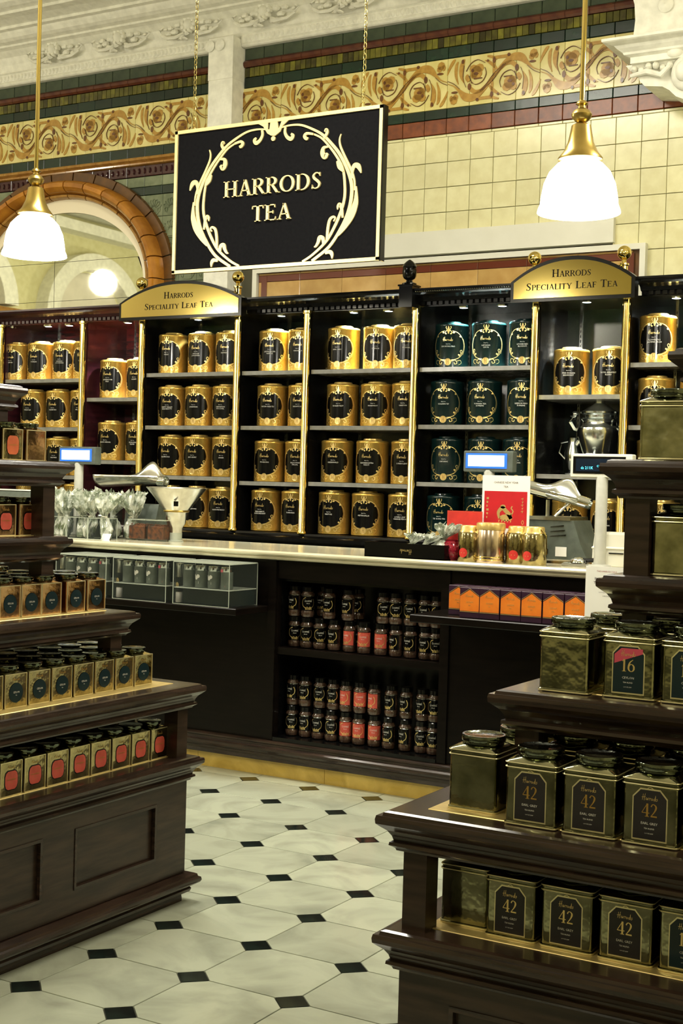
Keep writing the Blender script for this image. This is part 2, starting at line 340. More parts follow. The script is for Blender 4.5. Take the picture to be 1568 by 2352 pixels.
def dot_cell():
    hx = h-gp*.3; hy = hx*sy/sx; m = MB(); p = [(hx, 0), (0, hy), (-hx, 0), (0, -hy)]
    m.extz(-.02, 0, p); return m.mesh('black_inset', M['blackm'])
tm, dm = tile_cell(), dot_cell()
for i in range(-8, 9):
    for j in range(-9, 6):
        x, y = ox+i*sx, oy+j*sy
        if y+sy/2 > 5.9 and j > 5: continue
        if i*sx+ox > 1.2: continue
        if (i-1) > 6 or (j < -6 and i < -3): continue
        if j <= 4: part('marble_tile', tm, None, floor, loc=(x, y, 0))
        part('black_inset', dm, None, floor, loc=(x, y, .0004))
# last row of marble up to the counter, cut straight
for i in range(-8, 9):
    x = ox+i*sx; y = oy+5*sy; m = MB(); hy = h*sy/sx
    m.extz(-.02, 0, [(x+h+gp, y+gp), (x+sx-h-gp, y+gp), (x+sx-gp, y+hy+gp), (x+sx-gp, 5.90), (x+gp, 5.90), (x+gp, y+hy+gp)]); part('marble_tile', m, 'marble', floor)

# ================================================================ BACK WALL
WY = 8.0
wall = struct('wall_back', MB().box(-12, WY+.03, 0, 1.5, WY+.25, 4.95), M['creamgrout'])
rnd = random.Random(3)
def tiles(x0, x1, z0, z1, nx_, mat, name, proud=.0, c=.003, off=0, gap=.0015):
    n = max(1, round((x1-x0)/nx_)); wd = (x1-x0)/n; m = MB(); m.cbox(gap, WY-proud, 0, wd-gap, WY+.03, z1-z0-gap, c); me = m.mesh(name, M[mat])
    for i in range(n): part(name, me, None, wall, loc=(x0+i*wd, rnd.uniform(-.0012, .0012), z0))
P0 = -2.987
PR = -5.56; RR = -1.05    # pilaster edge, right end
# cream field, right of the pilaster
cm = MB(); cm.cbox(.0015, WY, .0015, .1595, WY+.03, .1600, .002); cme = cm.mesh('cream_tile', M['cream'])
for r in range(6):
    z = 3.605-.162*r
    for i in range(-16, 12):
        x = P0+.161*i
        if x < PR-.02 or x > -1.15: continue
        if z < 3.0 and -4.95 < x < -2.9 and r > 2: continue
        if z < 2.97 and x < -2.85: continue
        part('cream_tile', cme, None, wall, loc=(x, rnd.uniform(-.001, .001), z))
tiles(PR, -1.1, 3.767, 3.785, .161, 'cream', 'cream_strip')
tiles(PR, -1.1, 3.787, 3.884, .161, 'rust', 'rust_tile', .006)
tiles(PR, -1.1, 3.886, 3.948, .161, 'green', 'green_tile', .004)
# left side bands
LL = -8.9; PL = -5.77
m = MB(); 
def ogee(y0, z0, z1, d): 
    H_ = z1-z0; return [(WY+.03, z0), (y0, z0), (y0-d*.5, z0+H_*.12), (y0-d*.55, z0+H_*.3), (y0-d*.3, z0+H_*.42), (y0-d, z0+H_*.6), (y0-d*1.1, z0+H_*.78), (y0-d*.8, z0+H_*.95), (WY+.03, z1)]
for i in range(20):
    x = LL+i*.161*.97
    part('amber_moulding_tile', MB().extx(x, x+.154, ogee(WY, 3.812, 3.872, .035)), 'ochrem', wall, True)
tiles(LL, PL, 3.874, 3.946, .161, 'green', 'green_tile', .004)
tiles(LL, PL, 3.731, 3.810, .161, 'plum', 'plum_tile', .008)
tiles(LL, PL, 3.655, 3.729, .161, 'sage', 'sage_tile', .002)
tiles(LL, PL, 3.590, 3.653, .161, 'green', 'green_tile', .004)
pb = MB()                                              # studs moulded on the plum band
for i in range(62): pb.ball((LL+.025+i*.05, WY-.012, 3.77), (.010, .012, .022), 6, 4)
part('plum_stud', pb, 'plum', wall, True, kind='stuff')
# upper bands, both sides
for a, b in ((LL, PL), (PR, -1.1)):
    tiles(a, b, 4.270, 4.343, .161, 'green', 'green_tile', .004)
    tiles(a, b, 4.345, 4.410, .042, 'olive', 'olive_tile', .003, .0015)
    tiles(a, b, 4.462, 4.545, .161, 'sagedark', 'grey_green_tile', .003)
    n = round((b-a)/.161)
    me = MB().extx(.001, (b-a)/n-.001, [(WY+.03, 4.412), (WY-.010, 4.412), (WY-.022, 4.425), (WY-.022, 4.445), (WY-.008, 4.460), (WY+.03, 4.460)]).mesh('oxblood_tile', M['oxblood'])
    for i in range(n): part('oxblood_tile', me, None, wall, loc=(a+i*(b-a)/n, 0, 0))
# majolica frieze: straw tiles with scrolling vine in relief
FZ0, FZ1 = 3.950, 4.268; FH = FZ1-FZ0
def frieze_half():
    A, B, D = [], [], []                               # ochre, umber, straw-dark
    A += ribbon([(-.07, .10, .004), (.0, .155, .012), (.06, .22, .028), (.13, .268, .045), (.19, .262, .050), (.235, .22, .022), (.275, .185, .008), (.32, .165, .004)], 0, 5)
    A += ribbon([(.02, .165, .006), (.07, .225, .020), (.12, .238, .026), (.155, .215, .026), (.165, .185, .008)], 0, 4)
    A += [rectp(.0, .185, .016, .29), rectp(.0, .272, .10, .292), disc(.108, .288, .012)]
    A += [disc(.118, .115, .040, .044, 9), disc(.098, .088, .030, .028, 8), disc(.14, .088, .028, .026, 8), disc(.135, .13, .026, .024, 8)]
    A += ribbon([(.205, .17, .006), (.225, .12, .026), (.222, .06, .030), (.205, .02, .010)], 0, 4)+ribbon([(.245, .175, .004), (.262, .12, .018), (.262, .06, .020), (.25, .03, .006)], 0, 4)
    A += ribbon([(.06, .045, .004), (.03, .06, .018), (-.005, .09, .020), (-.03, .12, .006)], 0, 4)
    A += [disc(.275, .275, .026, .028, 8), disc(.262, .255, .018, .02, 7), disc(.292, .262, .014, .02, 7)]
    A += ribbon([(.045, .02, .010), (.01, .03, .018), (-.02, .05, .006)], 0, 3)+ribbon([(.17, .165, .022), (.185, .14, .026), (.18, .12, .010)], 0, 3)
    A += ribbon([(.32, .21, .004), (.335, .25, .016), (.36, .29, .020), (.375, .305, .006)], 0, 3)
    B += [disc(.165, .20, .012, .022), disc(.27, .225, .022, .007), disc(.12, .122, .018, .010, 6), disc(.145, .10, .010, .012, 6), disc(.04, .05, .008), rectp(.078, .150, .135, .157), disc(.108, .288, .010), disc(.215, .035, .010, .014), disc(.008, .265, .010, .018)]
    B += ribbon([(-.07, .085, .003), (.0, .14, .003), (.05, .20, .004), (.09, .235, .003)], 0, 3)+ribbon([(.235, .205, .003), (.275, .17, .004), (.32, .148, .003)], 0, 3)
    B += ribbon([(.06, .09, .003), (.05, .13, .003), (.075, .175, .004), (.125, .19, .004), (.16, .16, .003)], 0, 4)+ribbon([(.06, .06, .003), (.11, .035, .004), (.16, .055, .003), (.19, .10, .003)], 0, 4)
    B += ribbon([(.19, .20, .002), (.212, .14, .003), (.206, .06, .003)], 0, 3)+ribbon([(.15, .18, .003), (.16, .15, .004), (.17, .13, .003)], 0, 3)
    return A, B
FA, FB = frieze_half()
def fz_rot(P): return [[(.64/2-u+.32*0, FH-v) for u, v in p] for p in P]
def frieze_meshes():
    fn = flat(0, WY, FZ0); r = []
    for flip in (0, 1):
        a = [[(u, v) for u, v in p] for p in FA]; b = FB
        if flip: a = [[(.325-u+.0, FH-v) for u, v in p] for p in FA]; b = [[(.325-u, FH-v) for u, v in p] for p in FB]
        r.append((MB().polys(a, fn, -.001, .005).mesh('vine_relief', M['ochre']), MB().polys(b, fn, -.001, .0075).mesh('vine_vein', M['umber'])))
    return r
FM = frieze_meshes()
fzt = {}
m = MB(); m.cbox(.0012, WY-.0, 0, .159, WY+.03, FH-.001, .002); fme = m.mesh('frieze_tile', M['friezebg'])
for k in range(-8, 6):
    for fl_ in (0, 1):
        x = -3.65+.64*k+.32*fl_
        if x+.32 < LL or x > -1.3: continue
        if -5.76 < x+.05 and x+.27 < -5.57: continue
        for q in (0, 1):
            t = part('frieze_tile', fme, None, wall, loc=(x+.16*q, 0, FZ0))
        a, b = FM[fl_]
        part('vine_relief', a, None, wall, loc=(x, 0, 0)); part('vine_vein', b, None, wall, loc=(x, 0, 0))
# relief palmette tiles round the arch
pm = MB(); pm.cbox(.001, WY, .001, .160, WY+.03, .160, .002)
for k in range(7):
    a = math.radians(20+23.3*k); ca, sa = math.cos(a), math.sin(a); fn = flat(.08, WY, .055)
    pts = [(.018*ca, .018*sa, .004), (.04*ca, .04*sa, .016), (.062*ca, .062*sa, .016), (.072*ca, .072*sa, .003)]
    ring = ribbon([(.018*ca-.003*sa, .018*sa+.003*ca), (.05*ca-.012*sa, .05*sa+.012*ca), (.074*ca, .074*sa), (.05*ca+.012*sa, .05*sa-.012*ca), (.018*ca+.003*sa, .018*sa-.003*ca)], .004, 3)
    pm.polys(ring, fn, -.001, .006)
pm.polys(ribbon([(.03, .03), (.02, .05), (.035, .06), (.045, .045), (.04, .02), (.08, .015), (.12, .02), (.115, .045), (.125, .06), (.14, .05), (.13, .03)], .005, 3), flat(0, WY, 0), -.001, .006)
pme = pm.mesh('palmette_tile', M['sage'])
for i in range(19):
    for r in range(6):
        x = PL-.165-.161*i; z = 3.428-.162*r
        if ((x+.08+7.2)/1.0)**2+((z+.08-2.955)/.78)**2 < .72 and True: continue
        if abs(x+.08+7.2) < .86 and z < 2.95: continue
        if x < LL: continue
        part('palmette_tile', pme, None, wall, loc=(x, 0, z))

# arch of glazed bricks with a pale reveal
AX, AZ = -7.2, 2.955
def ell(rx, rz, a): return AX+rx*math.cos(a), AZ+rz*math.sin(a)
def arch_seg(prof, a0, a1, n, drop=None):               # prof = (rx, rz, y)
    vs = []; fs = []; K = len(prof)
    st = [(a0+(a1-a0)*i/n, 0) for i in range(n+1)]
    for a, _ in st:
        for rx, rz, y in prof: x, z = ell(rx, rz, a); vs.append((x, y, z))
    for i in range(n):
        for j in range(K): fs.append((i*K+j, i*K+(j+1) % K, (i+1)*K+(j+1) % K, (i+1)*K+j))
    fs += [tuple(range(K-1, -1, -1)), tuple(n*K+j for j in range(K))]
    return MB().add(vs, fs)
def leg(prof, side, z0, z1):
    n = len(prof); o = [(AX+side*rx, y) for rx, rz, y in prof]; return MB().extz(z0, z1, o)
rollp = [(.90, .70, 8.0), (.895, .695, 7.93), (.91, .71, 7.89), (.935, .735, 7.865), (.965, .765, 7.865), (.99, .785, 7.89), (.998, .795, 7.93), (1.0, .797, 8.0)]
beadp = [(.845, .66, 8.0), (.845, .66, 7.95), (.855, .67, 7.93), (.872, .685, 7.925), (.888, .695, 7.94), (.893, .70, 8.0)]
outp = [(1.0, .797, 8.0), (1.0, .797, 7.965), (1.07, .86, 7.965), (1.075, .865, 8.0)]
nseg = 15
for prof, mt, nm in ((rollp, 'terra', 'arch_brick'), (beadp, 'ochrem', 'arch_bead'), (outp, 'terrad', 'arch_border_tile')):
    for k in range(nseg):
        a0 = PI*k/nseg+.006; a1 = PI*(k+1)/nseg-.006
        part(nm, arch_seg(prof, a0, a1, 3), mt, wall, True)
    for sd in (1, -1):
        for z0, z1 in ((2.78, 2.952), (2.60, 2.777)): part(nm, leg(prof, sd, z0, z1), mt, wall, True)
revp = [(.79, .56, 8.025), (.792, .562, 7.985), (.848, .668, 7.985), (.848, .668, 8.025)]
part('arch_reveal', arch_seg(revp, 0, PI, 40), 'reveal', wall)
for sd in (1, -1): part('arch_reveal', leg(revp, sd, 2.6, 2.955), 'reveal', wall)
# mirror panes inside the arch
mir = thing('arched_mirror', 'large arched mirror in panes set inside the glazed brown brick arch', 'mirror', (AX, 8.0, 2.6))
mir_cols = [(-.79, -.085), (-.078, .39), (.39+.0, .79)]
def pane(x0, x1, z0, z1):
    N = 14; top = []
    for i in range(N+1):
        x = x0+(x1-x0)*i/N; zt = .355+.56*math.sqrt(max(0, 1-(x/.792)**2)); top.append((x, min(z1, max(zt, z0))))
    m = MB(); m.exty(-.004, .02, [(x0, z0), (x1, z0)]+top[::-1]); return m
for x0, x1 in ((-.789, -.085), (-.081, .789)):
    for z0, z1 in ((.0, .245), (.248, .541), (.544, .93)):
        part('mirror_pane', pane(x0, x1, z0, z1), 'mirror', mir)
# pilaster, cover board, framed hatch with buff tiles
pil = struct('trim_1', MB().box(-5.77, 7.86, 2.6, -5.565, 8.03, 4.31), M['plaster'])
part('pilaster_head', MB().box(-5.772, 7.855, 4.31, -5.563, 8.03, 4.60), 'plaster', pil)
for sx_ in (-.065, .02): part('rosette', MB().lathe([(0, 0), (.03, .0), (.04, .012), (.022, .02), (.0, .026)], 12), 'plaster', pil, True, loc=(-5.69+sx_, 7.855, 4.545)).rotation_euler = (PI/2, 0, 0)
bd = struct('trim_2', MB().box(-5.0, 7.965, 3.008, -2.81, 8.03, 3.158), M['board'])
hat = struct('trim_3', MB().rloft(0, 0, 0, 0, [(0, 0)]), M['board'])
fr = MB(); fr.box(-5.42, 7.955, 2.955, -2.605, 8.03, 2.990); fr.box(-5.42, 7.955, 2.6, -5.385, 8.03, 2.955); fr.box(-2.64, 7.955, 2.6, -2.605, 8.03, 2.955)
hat.data = fr.mesh('trim_3', M['board'])
part('hatch_lining', MB().box(-5.385, 7.99, 2.6, -2.64, 8.03, 2.955), 'terrad', hat)
xs = [-5.38, -5.04, -4.707, -4.372, -4.04, -3.705, -3.37, -3.035, -2.69]
for a, b in zip(xs, xs[1:]):
    part('buff_tile', MB().cbox(a+.001, 7.978, 2.940, b-.001, 7.999, 2.952, .002), 'buff', hat)
    part('buff_tile', MB().cbox(a+.001, 7.978, 2.6, b-.001, 7.999, 2.893, .002), 'buff', hat)
    part('maroon_tile', MB().cbox(a+.001, 7.976, 2.895, b-.001, 7.999, 2.938, .002), 'redline', hat)
for x in (-5.355, -2.725): part('maroon_tile', MB().box(x, 7.974, 2.6, x+.045, 7.999, 2.935), 'redline', hat)

# ================================================================ CORNICE and CEILING
corn = struct('trim_4', MB().rloft(0, 0, 0, 0, [(0, 0)]), M['plaster'])
prof = [(8.03, 4.545), (7.965, 4.545), (7.955, 4.552), (7.950, 4.560), (7.955, 4.566), (7.945, 4.572), (7.945, 4.625), (7.93, 4.635), (7.955, 4.642), (7.955, 4.655), (7.945, 4.70), (7.92, 4.75), (7.87, 4.785), (7.83, 4.795), (7.83, 4.81),
        (7.79, 4.82), (7.765, 4.835), (7.745, 4.86), (7.735, 4.875), (7.70, 4.88), (7.70, 4.90), (7.66, 4.91), (7.62, 4.92), (7.55, 4.925), (7.55, 4.945), (7.50, 4.955), (7.46, 4.975), (7.44, 5.0), (7.40, 5.01), (7.40, 5.06), (8.03, 5.06)]
cmb = MB().extx(-12, PL, prof).extx(PR, -1.0, prof).extx(PL-.001, PR+.001, [p for p in prof if p[1] > 4.59 or p[0] > 8.0])
corn.data = cmb.mesh('trim_4', M['plaster'])
lf = MB()                                               # row of small leaves moulded on the lower band
r2 = random.Random(5)
for a, b in ((LL, PL), (PR, -1.3)):
    n = int((b-a)/.036)
    for i in range(n):
        x = a+.018+i*.036; lf.ball((x, 7.945, 4.598), (.015, .012, .024), 6, 4)
part('leaf_moulding', lf, 'plaster', corn, True, kind='stuff')
def acanthus(seed):
    r = random.Random(seed); m = MB()
    m.ball((0, -.02, .03), (.045, .05, .045), 10, 6)
    for k in range(9):
        a = 2*PI*k/9; m.ball((.05*math.cos(a), -.03, .03+.045*math.sin(a)), (.022, .028, .022), 7, 4)
    for s in (-1, 1):
        for (x, z, rr) in [(.10, .045, .03), (.13, .0, .026), (.10, -.035, .026), (.17, .035, .022), (.19, -.01, .018), (.22, .02, .014), (.06, -.045, .024)]:
            m.ball((s*x+r.uniform(-.01, .01), -.012+r.uniform(-.01, .01), z+r.uniform(-.01, .01)), (rr*1.3, rr*.9, rr*.8), 7, 4)
        m.tube([(s*.05, -.01, -.02), (s*.11, -.035, -.05), (s*.19, -.03, -.045), (s*.25, -.02, -.01), (s*.27, -.012, .03), (s*.24, -.01, .045)], [.014, .014, .012, .010, .008, .005], 6)
    m.tube([(0, -.05, -.03), (-.02, -.06, -.07), (.01, -.05, -.085)], [.026, .02, .01], 7)
    return m.mesh('acanthus_ornament', M['plaster'], True)
ac = [acanthus(1), acanthus(2)]
for k in range(-6, 5):
    x = -3.42+.64*k
    if -5.95 < x < -5.4: continue
    part('acanthus_ornament', ac[k % 2], None, corn, loc=(x, 7.92, 4.715))
ceil = struct('ceiling', MB().box(-12.2, -6.2, 5.06, 3.2, 8.3, 5.2), M['plasterc'])
# big white rib and bracket at the right end of the frieze
rib = struct('trim_5', MB().exty(7.62, 8.03, [(-2.610, 4.07), (-2.598, 4.20), (-2.605, 4.29), (-2.632, 4.38), (-2.70, 4.56), (-2.80, 4.75), (-1.0, 4.75), (-1.0, 4.07)]), M['plaster'])
ab = MB(); ab.rloft(-2.62, 7.62, -1.0, 8.03, [(0, 3.955), (0, 3.99), (.03, 4.0), (.035, 4.012), (.06, 4.03), (.075, 4.045), (.12, 4.055), (.13, 4.06), (.13, 4.075), (.0, 4.078)]); part('abacus', ab, 'plaster', rib)
part('bracket', MB().exty(7.66, 8.03, [(-2.66, 3.96), (-2.63, 3.925), (-2.585, 3.90), (-2.575, 3.865), (-2.545, 3.83), (-2.44, 3.815), (-2.40, 3.79), (-2.36, 3.75), (-2.25, 3.70), (-1.0, 3.66), (-1.0, 3.96)]), 'plaster', rib)
vol = MB(); vol.ball((-2.30, 7.64, 3.87), (.085, .05, .10), 14, 10); vol.ball((-2.30, 7.60, 3.87), (.05, .04, .06), 12, 8); vol.ball((-2.36, 7.63, 3.985), (.05, .04, .03), 10, 6)
for i in range(6): vol.ball((-2.60+i*.042, 7.64, 3.925-.012*math.sin(i*1.9)), (.02, .03, .022), 8, 5)
vol.tube([(-2.62, 7.64, 3.89), (-2.52, 7.62, 3.90), (-2.44, 7.62, 3.87), (-2.38, 7.63, 3.93)], [.012, .018, .018, .012], 8)
part('volute', vol, 'plaster', rib, True)
part('rosette', MB().lathe([(0, -.01), (.03, 0), (.045, .01), (.03, .02), (.0, .03)], 12).lathe([(0, .01), (.012, .02), (0, .035)], 8), 'plaster', rib, True, loc=(-2.42, 7.62, 4.26)).rotation_euler = (PI/2, 0, 0)
# the rest of the hall (seen in the mirror)
wl = struct('wall_left', MB().box(-12.2, -6, 0, -12, 8.2, 5.06), M['cream'])
for cy_ in (2.2, 4.6, -.4):
    o = []; 
    for i in range(25): a = PI*i/24; o.append((cy_+.95*math.cos(a), 3.55+.85*math.sin(a)))
    for i in range(24, -1, -1): a = PI*i/24; o.append((cy_+.72*math.cos(a), 3.55+.64*math.sin(a)))
    n = len(o); m = MB(); m.add([(-11.8, y, z) for y, z in o]+[(-12.01, y, z) for y, z in o], [(i, (i+1) % n, n+(i+1) % n, n+i) for i in range(n)]+[(i, i+1, n-2-i, n-1-i) for i in range(n//2-1)])
    part('arch_ring', m, 'plaster', wl)
    part('arch_infill', MB().ball((-12.0, cy_, 3.55), (.06, .70, .62), 20, 10), 'plasterc', wl, True)
part('cornice_band', MB().box(-12, -6, 4.62, -11.75, 8, 4.75).box(-12, -6, 4.85, -11.6, 8, 5.06), 'plaster', wl)
part('impost_band', MB().box(-12, -6, 3.35, -11.9, 8, 3.53), 'ochrem', wl)
struct('wall_right', MB().box(3, -6, 0, 3.2, 8.2, 5.06), M['cream']); struct('wall_front', MB().box(-12, -6.2, 0, 3, -6, 5.06), M['cream'])
for y_ in (-1.6, 1.2, 3.9):
    beam = struct('trim_%d' % (6+int(y_+2)), MB().box(-12, y_-.14, 4.72, -6.4, y_+.14, 5.06), M['plaster'])

# ================================================================ DISPLAY CABINETS behind the counter
POST = [-7.30, -6.515, -5.985, -5.187, -4.650, -3.871, -3.086, -2.540, -1.76]
SY0, SYB = 7.47, 7.93
def cornice_prof(): return [(7.93, 2.605), (7.475, 2.605), (7.475, 2.625), (7.455, 2.628), (7.45, 2.635), (7.44, 2.648), (7.425, 2.655), (7.40, 2.662), (7.385, 2.672), (7.38, 2.682), (7.37, 2.684), (7.37, 2.696), (7.93, 2.696)]
def cabinet(name, label, x0, x1, wood, woodd, back):
    t = thing(name, label, 'cabinet', (0, 0, 0))
    part('base_cupboard', MB().box(x0, 7.50, 0, x1, 7.93, 1.10), woodd, t)
    part('back_panel', MB().box(x0, SYB-.015, 1.18, x1, SYB, 2.60), back, t)
    part('sill', MB().extx(x0, x1, [(7.93, 1.10), (7.45, 1.10), (7.43, 1.112), (7.415, 1.128), (7.415, 1.145), (7.43, 1.158), (7.45, 1.165), (7.455, 1.178), (7.93, 1.178)]), woodd, t, True)
    return t
cabM = cabinet('display_cabinet', 'red mahogany shelved cabinet with dentilled cornice under the mirror, left', -8.3, -6.008, 'mahog', 'mahogd', 'mahog')
cabB = cabinet('display_cabinet', 'black shelved cabinet with brass posts filled with tea tins behind the counter', -6.007, -1.2, 'black', 'black', 'blackbk')
part('cornice', MB().extx(-8.3, -6.06, cornice_prof()), 'mahogd', cabM); part('cornice', MB().extx(-5.12, -3.19, cornice_prof()), 'black', cabB); part('cornice', MB().extx(-2.46, -1.2, cornice_prof()), 'black', cabB)
part('soffit', MB().box(-8.3, 7.48, 2.600, -6.008, 7.93, 2.607), 'mahog', cabM); part('soffit', MB().box(-6.007, 7.48, 2.598, -1.2, 7.93, 2.606), 'black', cabB)
for a, b, t, mt in ((-8.3, -6.06, cabM, 'mahogd'), (-5.12, -3.19, cabB, 'black'), (-2.46, -1.2, cabB, 'black')):
    dn = MB()
    for i in range(int((b-a)/.04)): dn.box(a+i*.04+.006, 7.455, 2.606, a+i*.04+.031, 7.476, 2.626)
    part('dentils', dn, mt, t, kind='stuff')
part('bead_row', (lambda m: [m.ball((-3.83+i*.0145, 7.372, 2.690-.012), (.004, .004, .004), 6, 4) for i in range(44)] and m)(MB()), 'chrome', cabB, kind='stuff')
for i, x in enumerate(POST):
    t = cabM if x < -6 else cabB; z1 = 2.597
    part('partition', MB().box(x-.022, 7.49, 1.178, x+.022, SYB-.015, z1), 'mahogd' if x < -6 else 'black', t)
    part('brass_post', MB().lathe([(.030, 1.178), (.030, 1.19), (.0235, 1.20), (.0235, 2.585), (.030, 2.59), (.030, 2.604)], 20, (x, 7.462, 0)), 'brass', t, True)
    if i > 2 and i < 8:
        pass
BAYS = {'M1': (0, 1), 'M2': (1, 2), 'H1': (2, 3), 'A': (3, 4), 'B': (4, 5), 'C': (5, 6), 'H2': (6, 7), 'D': (7, 8)}
SH = {'M1': [2.205, 1.855, 1.510, 1.18], 'M2': [2.065, 1.625, 1.18], 'H1': [2.230, 1.870, 1.529, 1.18], 'A': [2.230, 1.870, 1.505, 1.18], 'B': [2.230, 1.872, 1.512, 1.18],
      'C': [2.230, 1.880, 1.530, 1.18], 'H2': [2.055, 1.595, 1.18], 'D': [2.232, 1.88, 1.53, 1.18], 'L': [2.205, 1.855, 1.510, 1.18]}
BX = {k: (POST[a]+.022, POST[b]-.022) for k, (a, b) in BAYS.items()}
for k, (a, b) in BX.items():
    t = cabM if k in ('M1', 'M2') else cabB
    for z in SH[k][:-1]:
        part('shelf', MB().box(a, 7.492, z-.026, b, SYB-.015, z), 'shelf', t)
    for q in (.18, .82):
        x = a+(b-a)*q; m = MB(); m.box(x-.008, SYB-.024, 1.18, x+.008, SYB-.014, 2.598); s = part('shelf_standard', m, 'chrome', t)
        m = MB()
        for i in range(46): m.box(x-.003, SYB-.0255, 1.2+i*.03, x+.003, SYB-.0235, 1.216+i*.03)
        part('slots', m, 'black', s, kind='stuff')
part('shelf_card', MB().box(-2.60, 7.80, 1.50, -2.56, 7.804, 1.57), 'paper', cabB)
# turned finial on the cornice
fb = part('finial_block', MB().box(-3.935, 7.355, 2.585, -3.845, 7.45, 2.712).box(-3.942, 7.35, 2.712, -3.838, 7.456, 2.722), 'black', cabB)
part('finial', MB().lathe([(.045, 2.722), (.045, 2.732), (.022, 2.74), (.018, 2.752), (.034, 2.762), (.040, 2.775), (.043, 2.80), (.040, 2.825), (.044, 2.832), (.036, 2.85), (.020, 2.866), (.006, 2.876), (0, 2.878)], 18, (-3.89, 7.40, 0), wob=lambda a, z: 1+.06*math.cos(a*8) if 2.77 < z < 2.83 else 1), 'black', cabB, True)
# recessed downlights with their beams
for i, x in enumerate([-7.474, -7.10, -6.894, -6.34, -5.72, -5.35, -5.03, -4.47, -4.213, -3.684, -3.423, -2.881, -2.343, -2.0]):
    t = cabM if x < -6 else cabB
    x *= .977
    part('downlight', MB().lathe([(0, 2.5945), (.026, 2.5945), (.026, 2.597)], 16, (x, 7.565, 0), False), 'dlight', t)
    part('downlight_rim', MB().lathe([(.026, 2.592), (.036, 2.592), (.037, 2.600), (.026, 2.600)], 16, (x, 7.565, 0), False), 'chrome', t)
    lamp('SPOT', 'downlight_beam', (x, 7.565, 2.588), 150 if i not in (1, 5, 13) else 70, (.90, 1, .96) if x > -6 else (1, .95, .9), .02, (math.radians(3), 0, 0), ang=math.radians(100), blend=.8)
# arched brass signs on posts
def arched_sign(cx, hw, label):
    t = thing('arched_sign', label, 'sign', (cx, 7.35, 2.577))
    def outline(hw, z0, zs, za):
        o = [(-hw, z0), (hw, z0), (hw, zs)]; n = 20
        for i in range(1, n): u = hw-2*hw*i/n; o.append((u, zs+(za-zs)*(1-(abs(u)/hw)**2.15)))
        return o+[(-hw, zs)]
    part('frame', MB().exty(-.012, .05, outline(hw, 0, .118, .250)), 'black', t)
    part('plate', MB().exty(-.016, -.011, outline(hw-.02, .020, .112, .228)), 'brass', t)
    k = 1 if hw > .45 else .965; fn = flat(0, -.016, 0)
    part('lettering', MB().polys(serif_at2('Harrods', 0, .135, .043, .243*k)+serif_at2('Speciality Leaf Tea', 0, .065, .041, .567*k), fn, -.0005, .0012), 'blackink', t)
    return t
def serif_at2(txt, cx, y, h, width): p, wd = serif(txt); return xf(p, width/wd, h, cx-width/2, y)
arched_sign(-5.585, .505, 'arched brass sign lettered Speciality Leaf Tea at left, below the big hanging sign')
arched_sign(-2.825, .370, 'arched brass sign lettered Speciality Leaf Tea at right, above the silver samovar')
for i, x in enumerate((-5.989, -5.187, -3.098, -2.560)):
    b = part('ball_finial', MB().lathe([(.022, 2.60), (.022, 2.77), (.028, 2.775), (.028, 2.785), (.014, 2.79), (.012, 2.805), (.020, 2.81)], 16, (x, 7.45, 0)), 'brass', cabB, True)
    part('ball', MB().ball((x, 7.45, 2.846), .040, 20, 12), 'brass', b, True)

# ---------------------------------------------------------------- round tea tins
R, TH = .103, .268
def cyl(u, v, d): a = u/R; return ((R+d)*math.sin(a), -(R+d)*math.cos(a), v)
body = MB().lathe([(R-.004, 0), (R, .003), (R, .250), (R+.0015, .252), (R+.0015, .262), (R-.003, .268)], 36)
lid = MB().lathe([(R-.003, .262), (R-.012, .270), (.060, .272), (.058, .281), (.054, .284), (0, .284)], 30)
def wrapgrid(pred_rx, pred_rz, cz, n=22):
    pts = []
    for i in range(n+1):
        u = -pred_rx+2*pred_rx*i/n; hgt = pred_rz*math.sqrt(max(0, 1-(u/pred_rx)**2)); pts.append((u, cz-hgt, cz+hgt))
    return [[(a[0], a[1]), (b[0], b[1]), (b[0], b[2]), (a[0], a[2])] for a, b in zip(pts, pts[1:])]
RX, RZ, CZ = .0985, .089, .133
lab = MB().polys(wrapgrid(RX, RZ, CZ), cyl, None, .0006)
dec = []
for s in (-1, 1):
    def mm(pts): return [(s*p[0], *p[1:]) for p in pts]
    dec += ribbon(mm([(.024, .222), (.05, .212), (.072, .19), (.088, .155), (.090, .12), (.078, .08), (.052, .055), (.02, .045)]), .0032, 4)
    dec += ribbon(mm([(.084, .175), (.093, .15), (.0955, .12), (.085, .08)]), .0022, 3)
    dec += ribbon(mm([(.010, .225), (.018, .218), (.020, .207), (.014, .204)]), .0042, 3)+[disc(s*.030, .212, .0048, n=8), disc(s*.066, .190, .0055, n=8), disc(s*.015, .205, .0046, n=8)]
    dec += ribbon(mm([(.072, .085), (.080, .098), (.074, .108), (.067, .100), (.072, .085), (.062, .068)]), .0036, 3)+[disc(s*.060, .078, .0055, n=8)]
    dec += ribbon(mm([(.022, .038), (.04, .045), (.05, .028), (.038, .02), (.034, .032)]), .0034, 3)+ribbon(mm([(.05, .04), (.07, .045), (.075, .028), (.06, .018)]), .003, 3)
    dec += ribbon(mm([(.004, .215), (.010, .232), (.016, .243), (.012, .250)]), .0036, 3)
dec += [[(-.0035, .205), (.0035, .205), (.0055, .240), (0, .256), (-.0055, .240)], disc(0, .034, .0205, .0215, 18)]
DEC = [[(u*1.13 if abs(u) > .03 else u, v) for u, v in p] for p in dec]
hs_m = (lambda m: m)(MB().polys(script(-.003, .160, .026, .09), cyl, None, .0012))
mono = MB().polys([rectp(-.0065, .020, -.0035, .048), rectp(.0035, .020, .0065, .048), rectp(-.0035, .033, .0035, .0352)]+ribbon(disc(0, .034, .0172, .018, 18)+[disc(0, .034, .0172, .018, 18)[0]], .0014, 1), cyl, None, .0019)
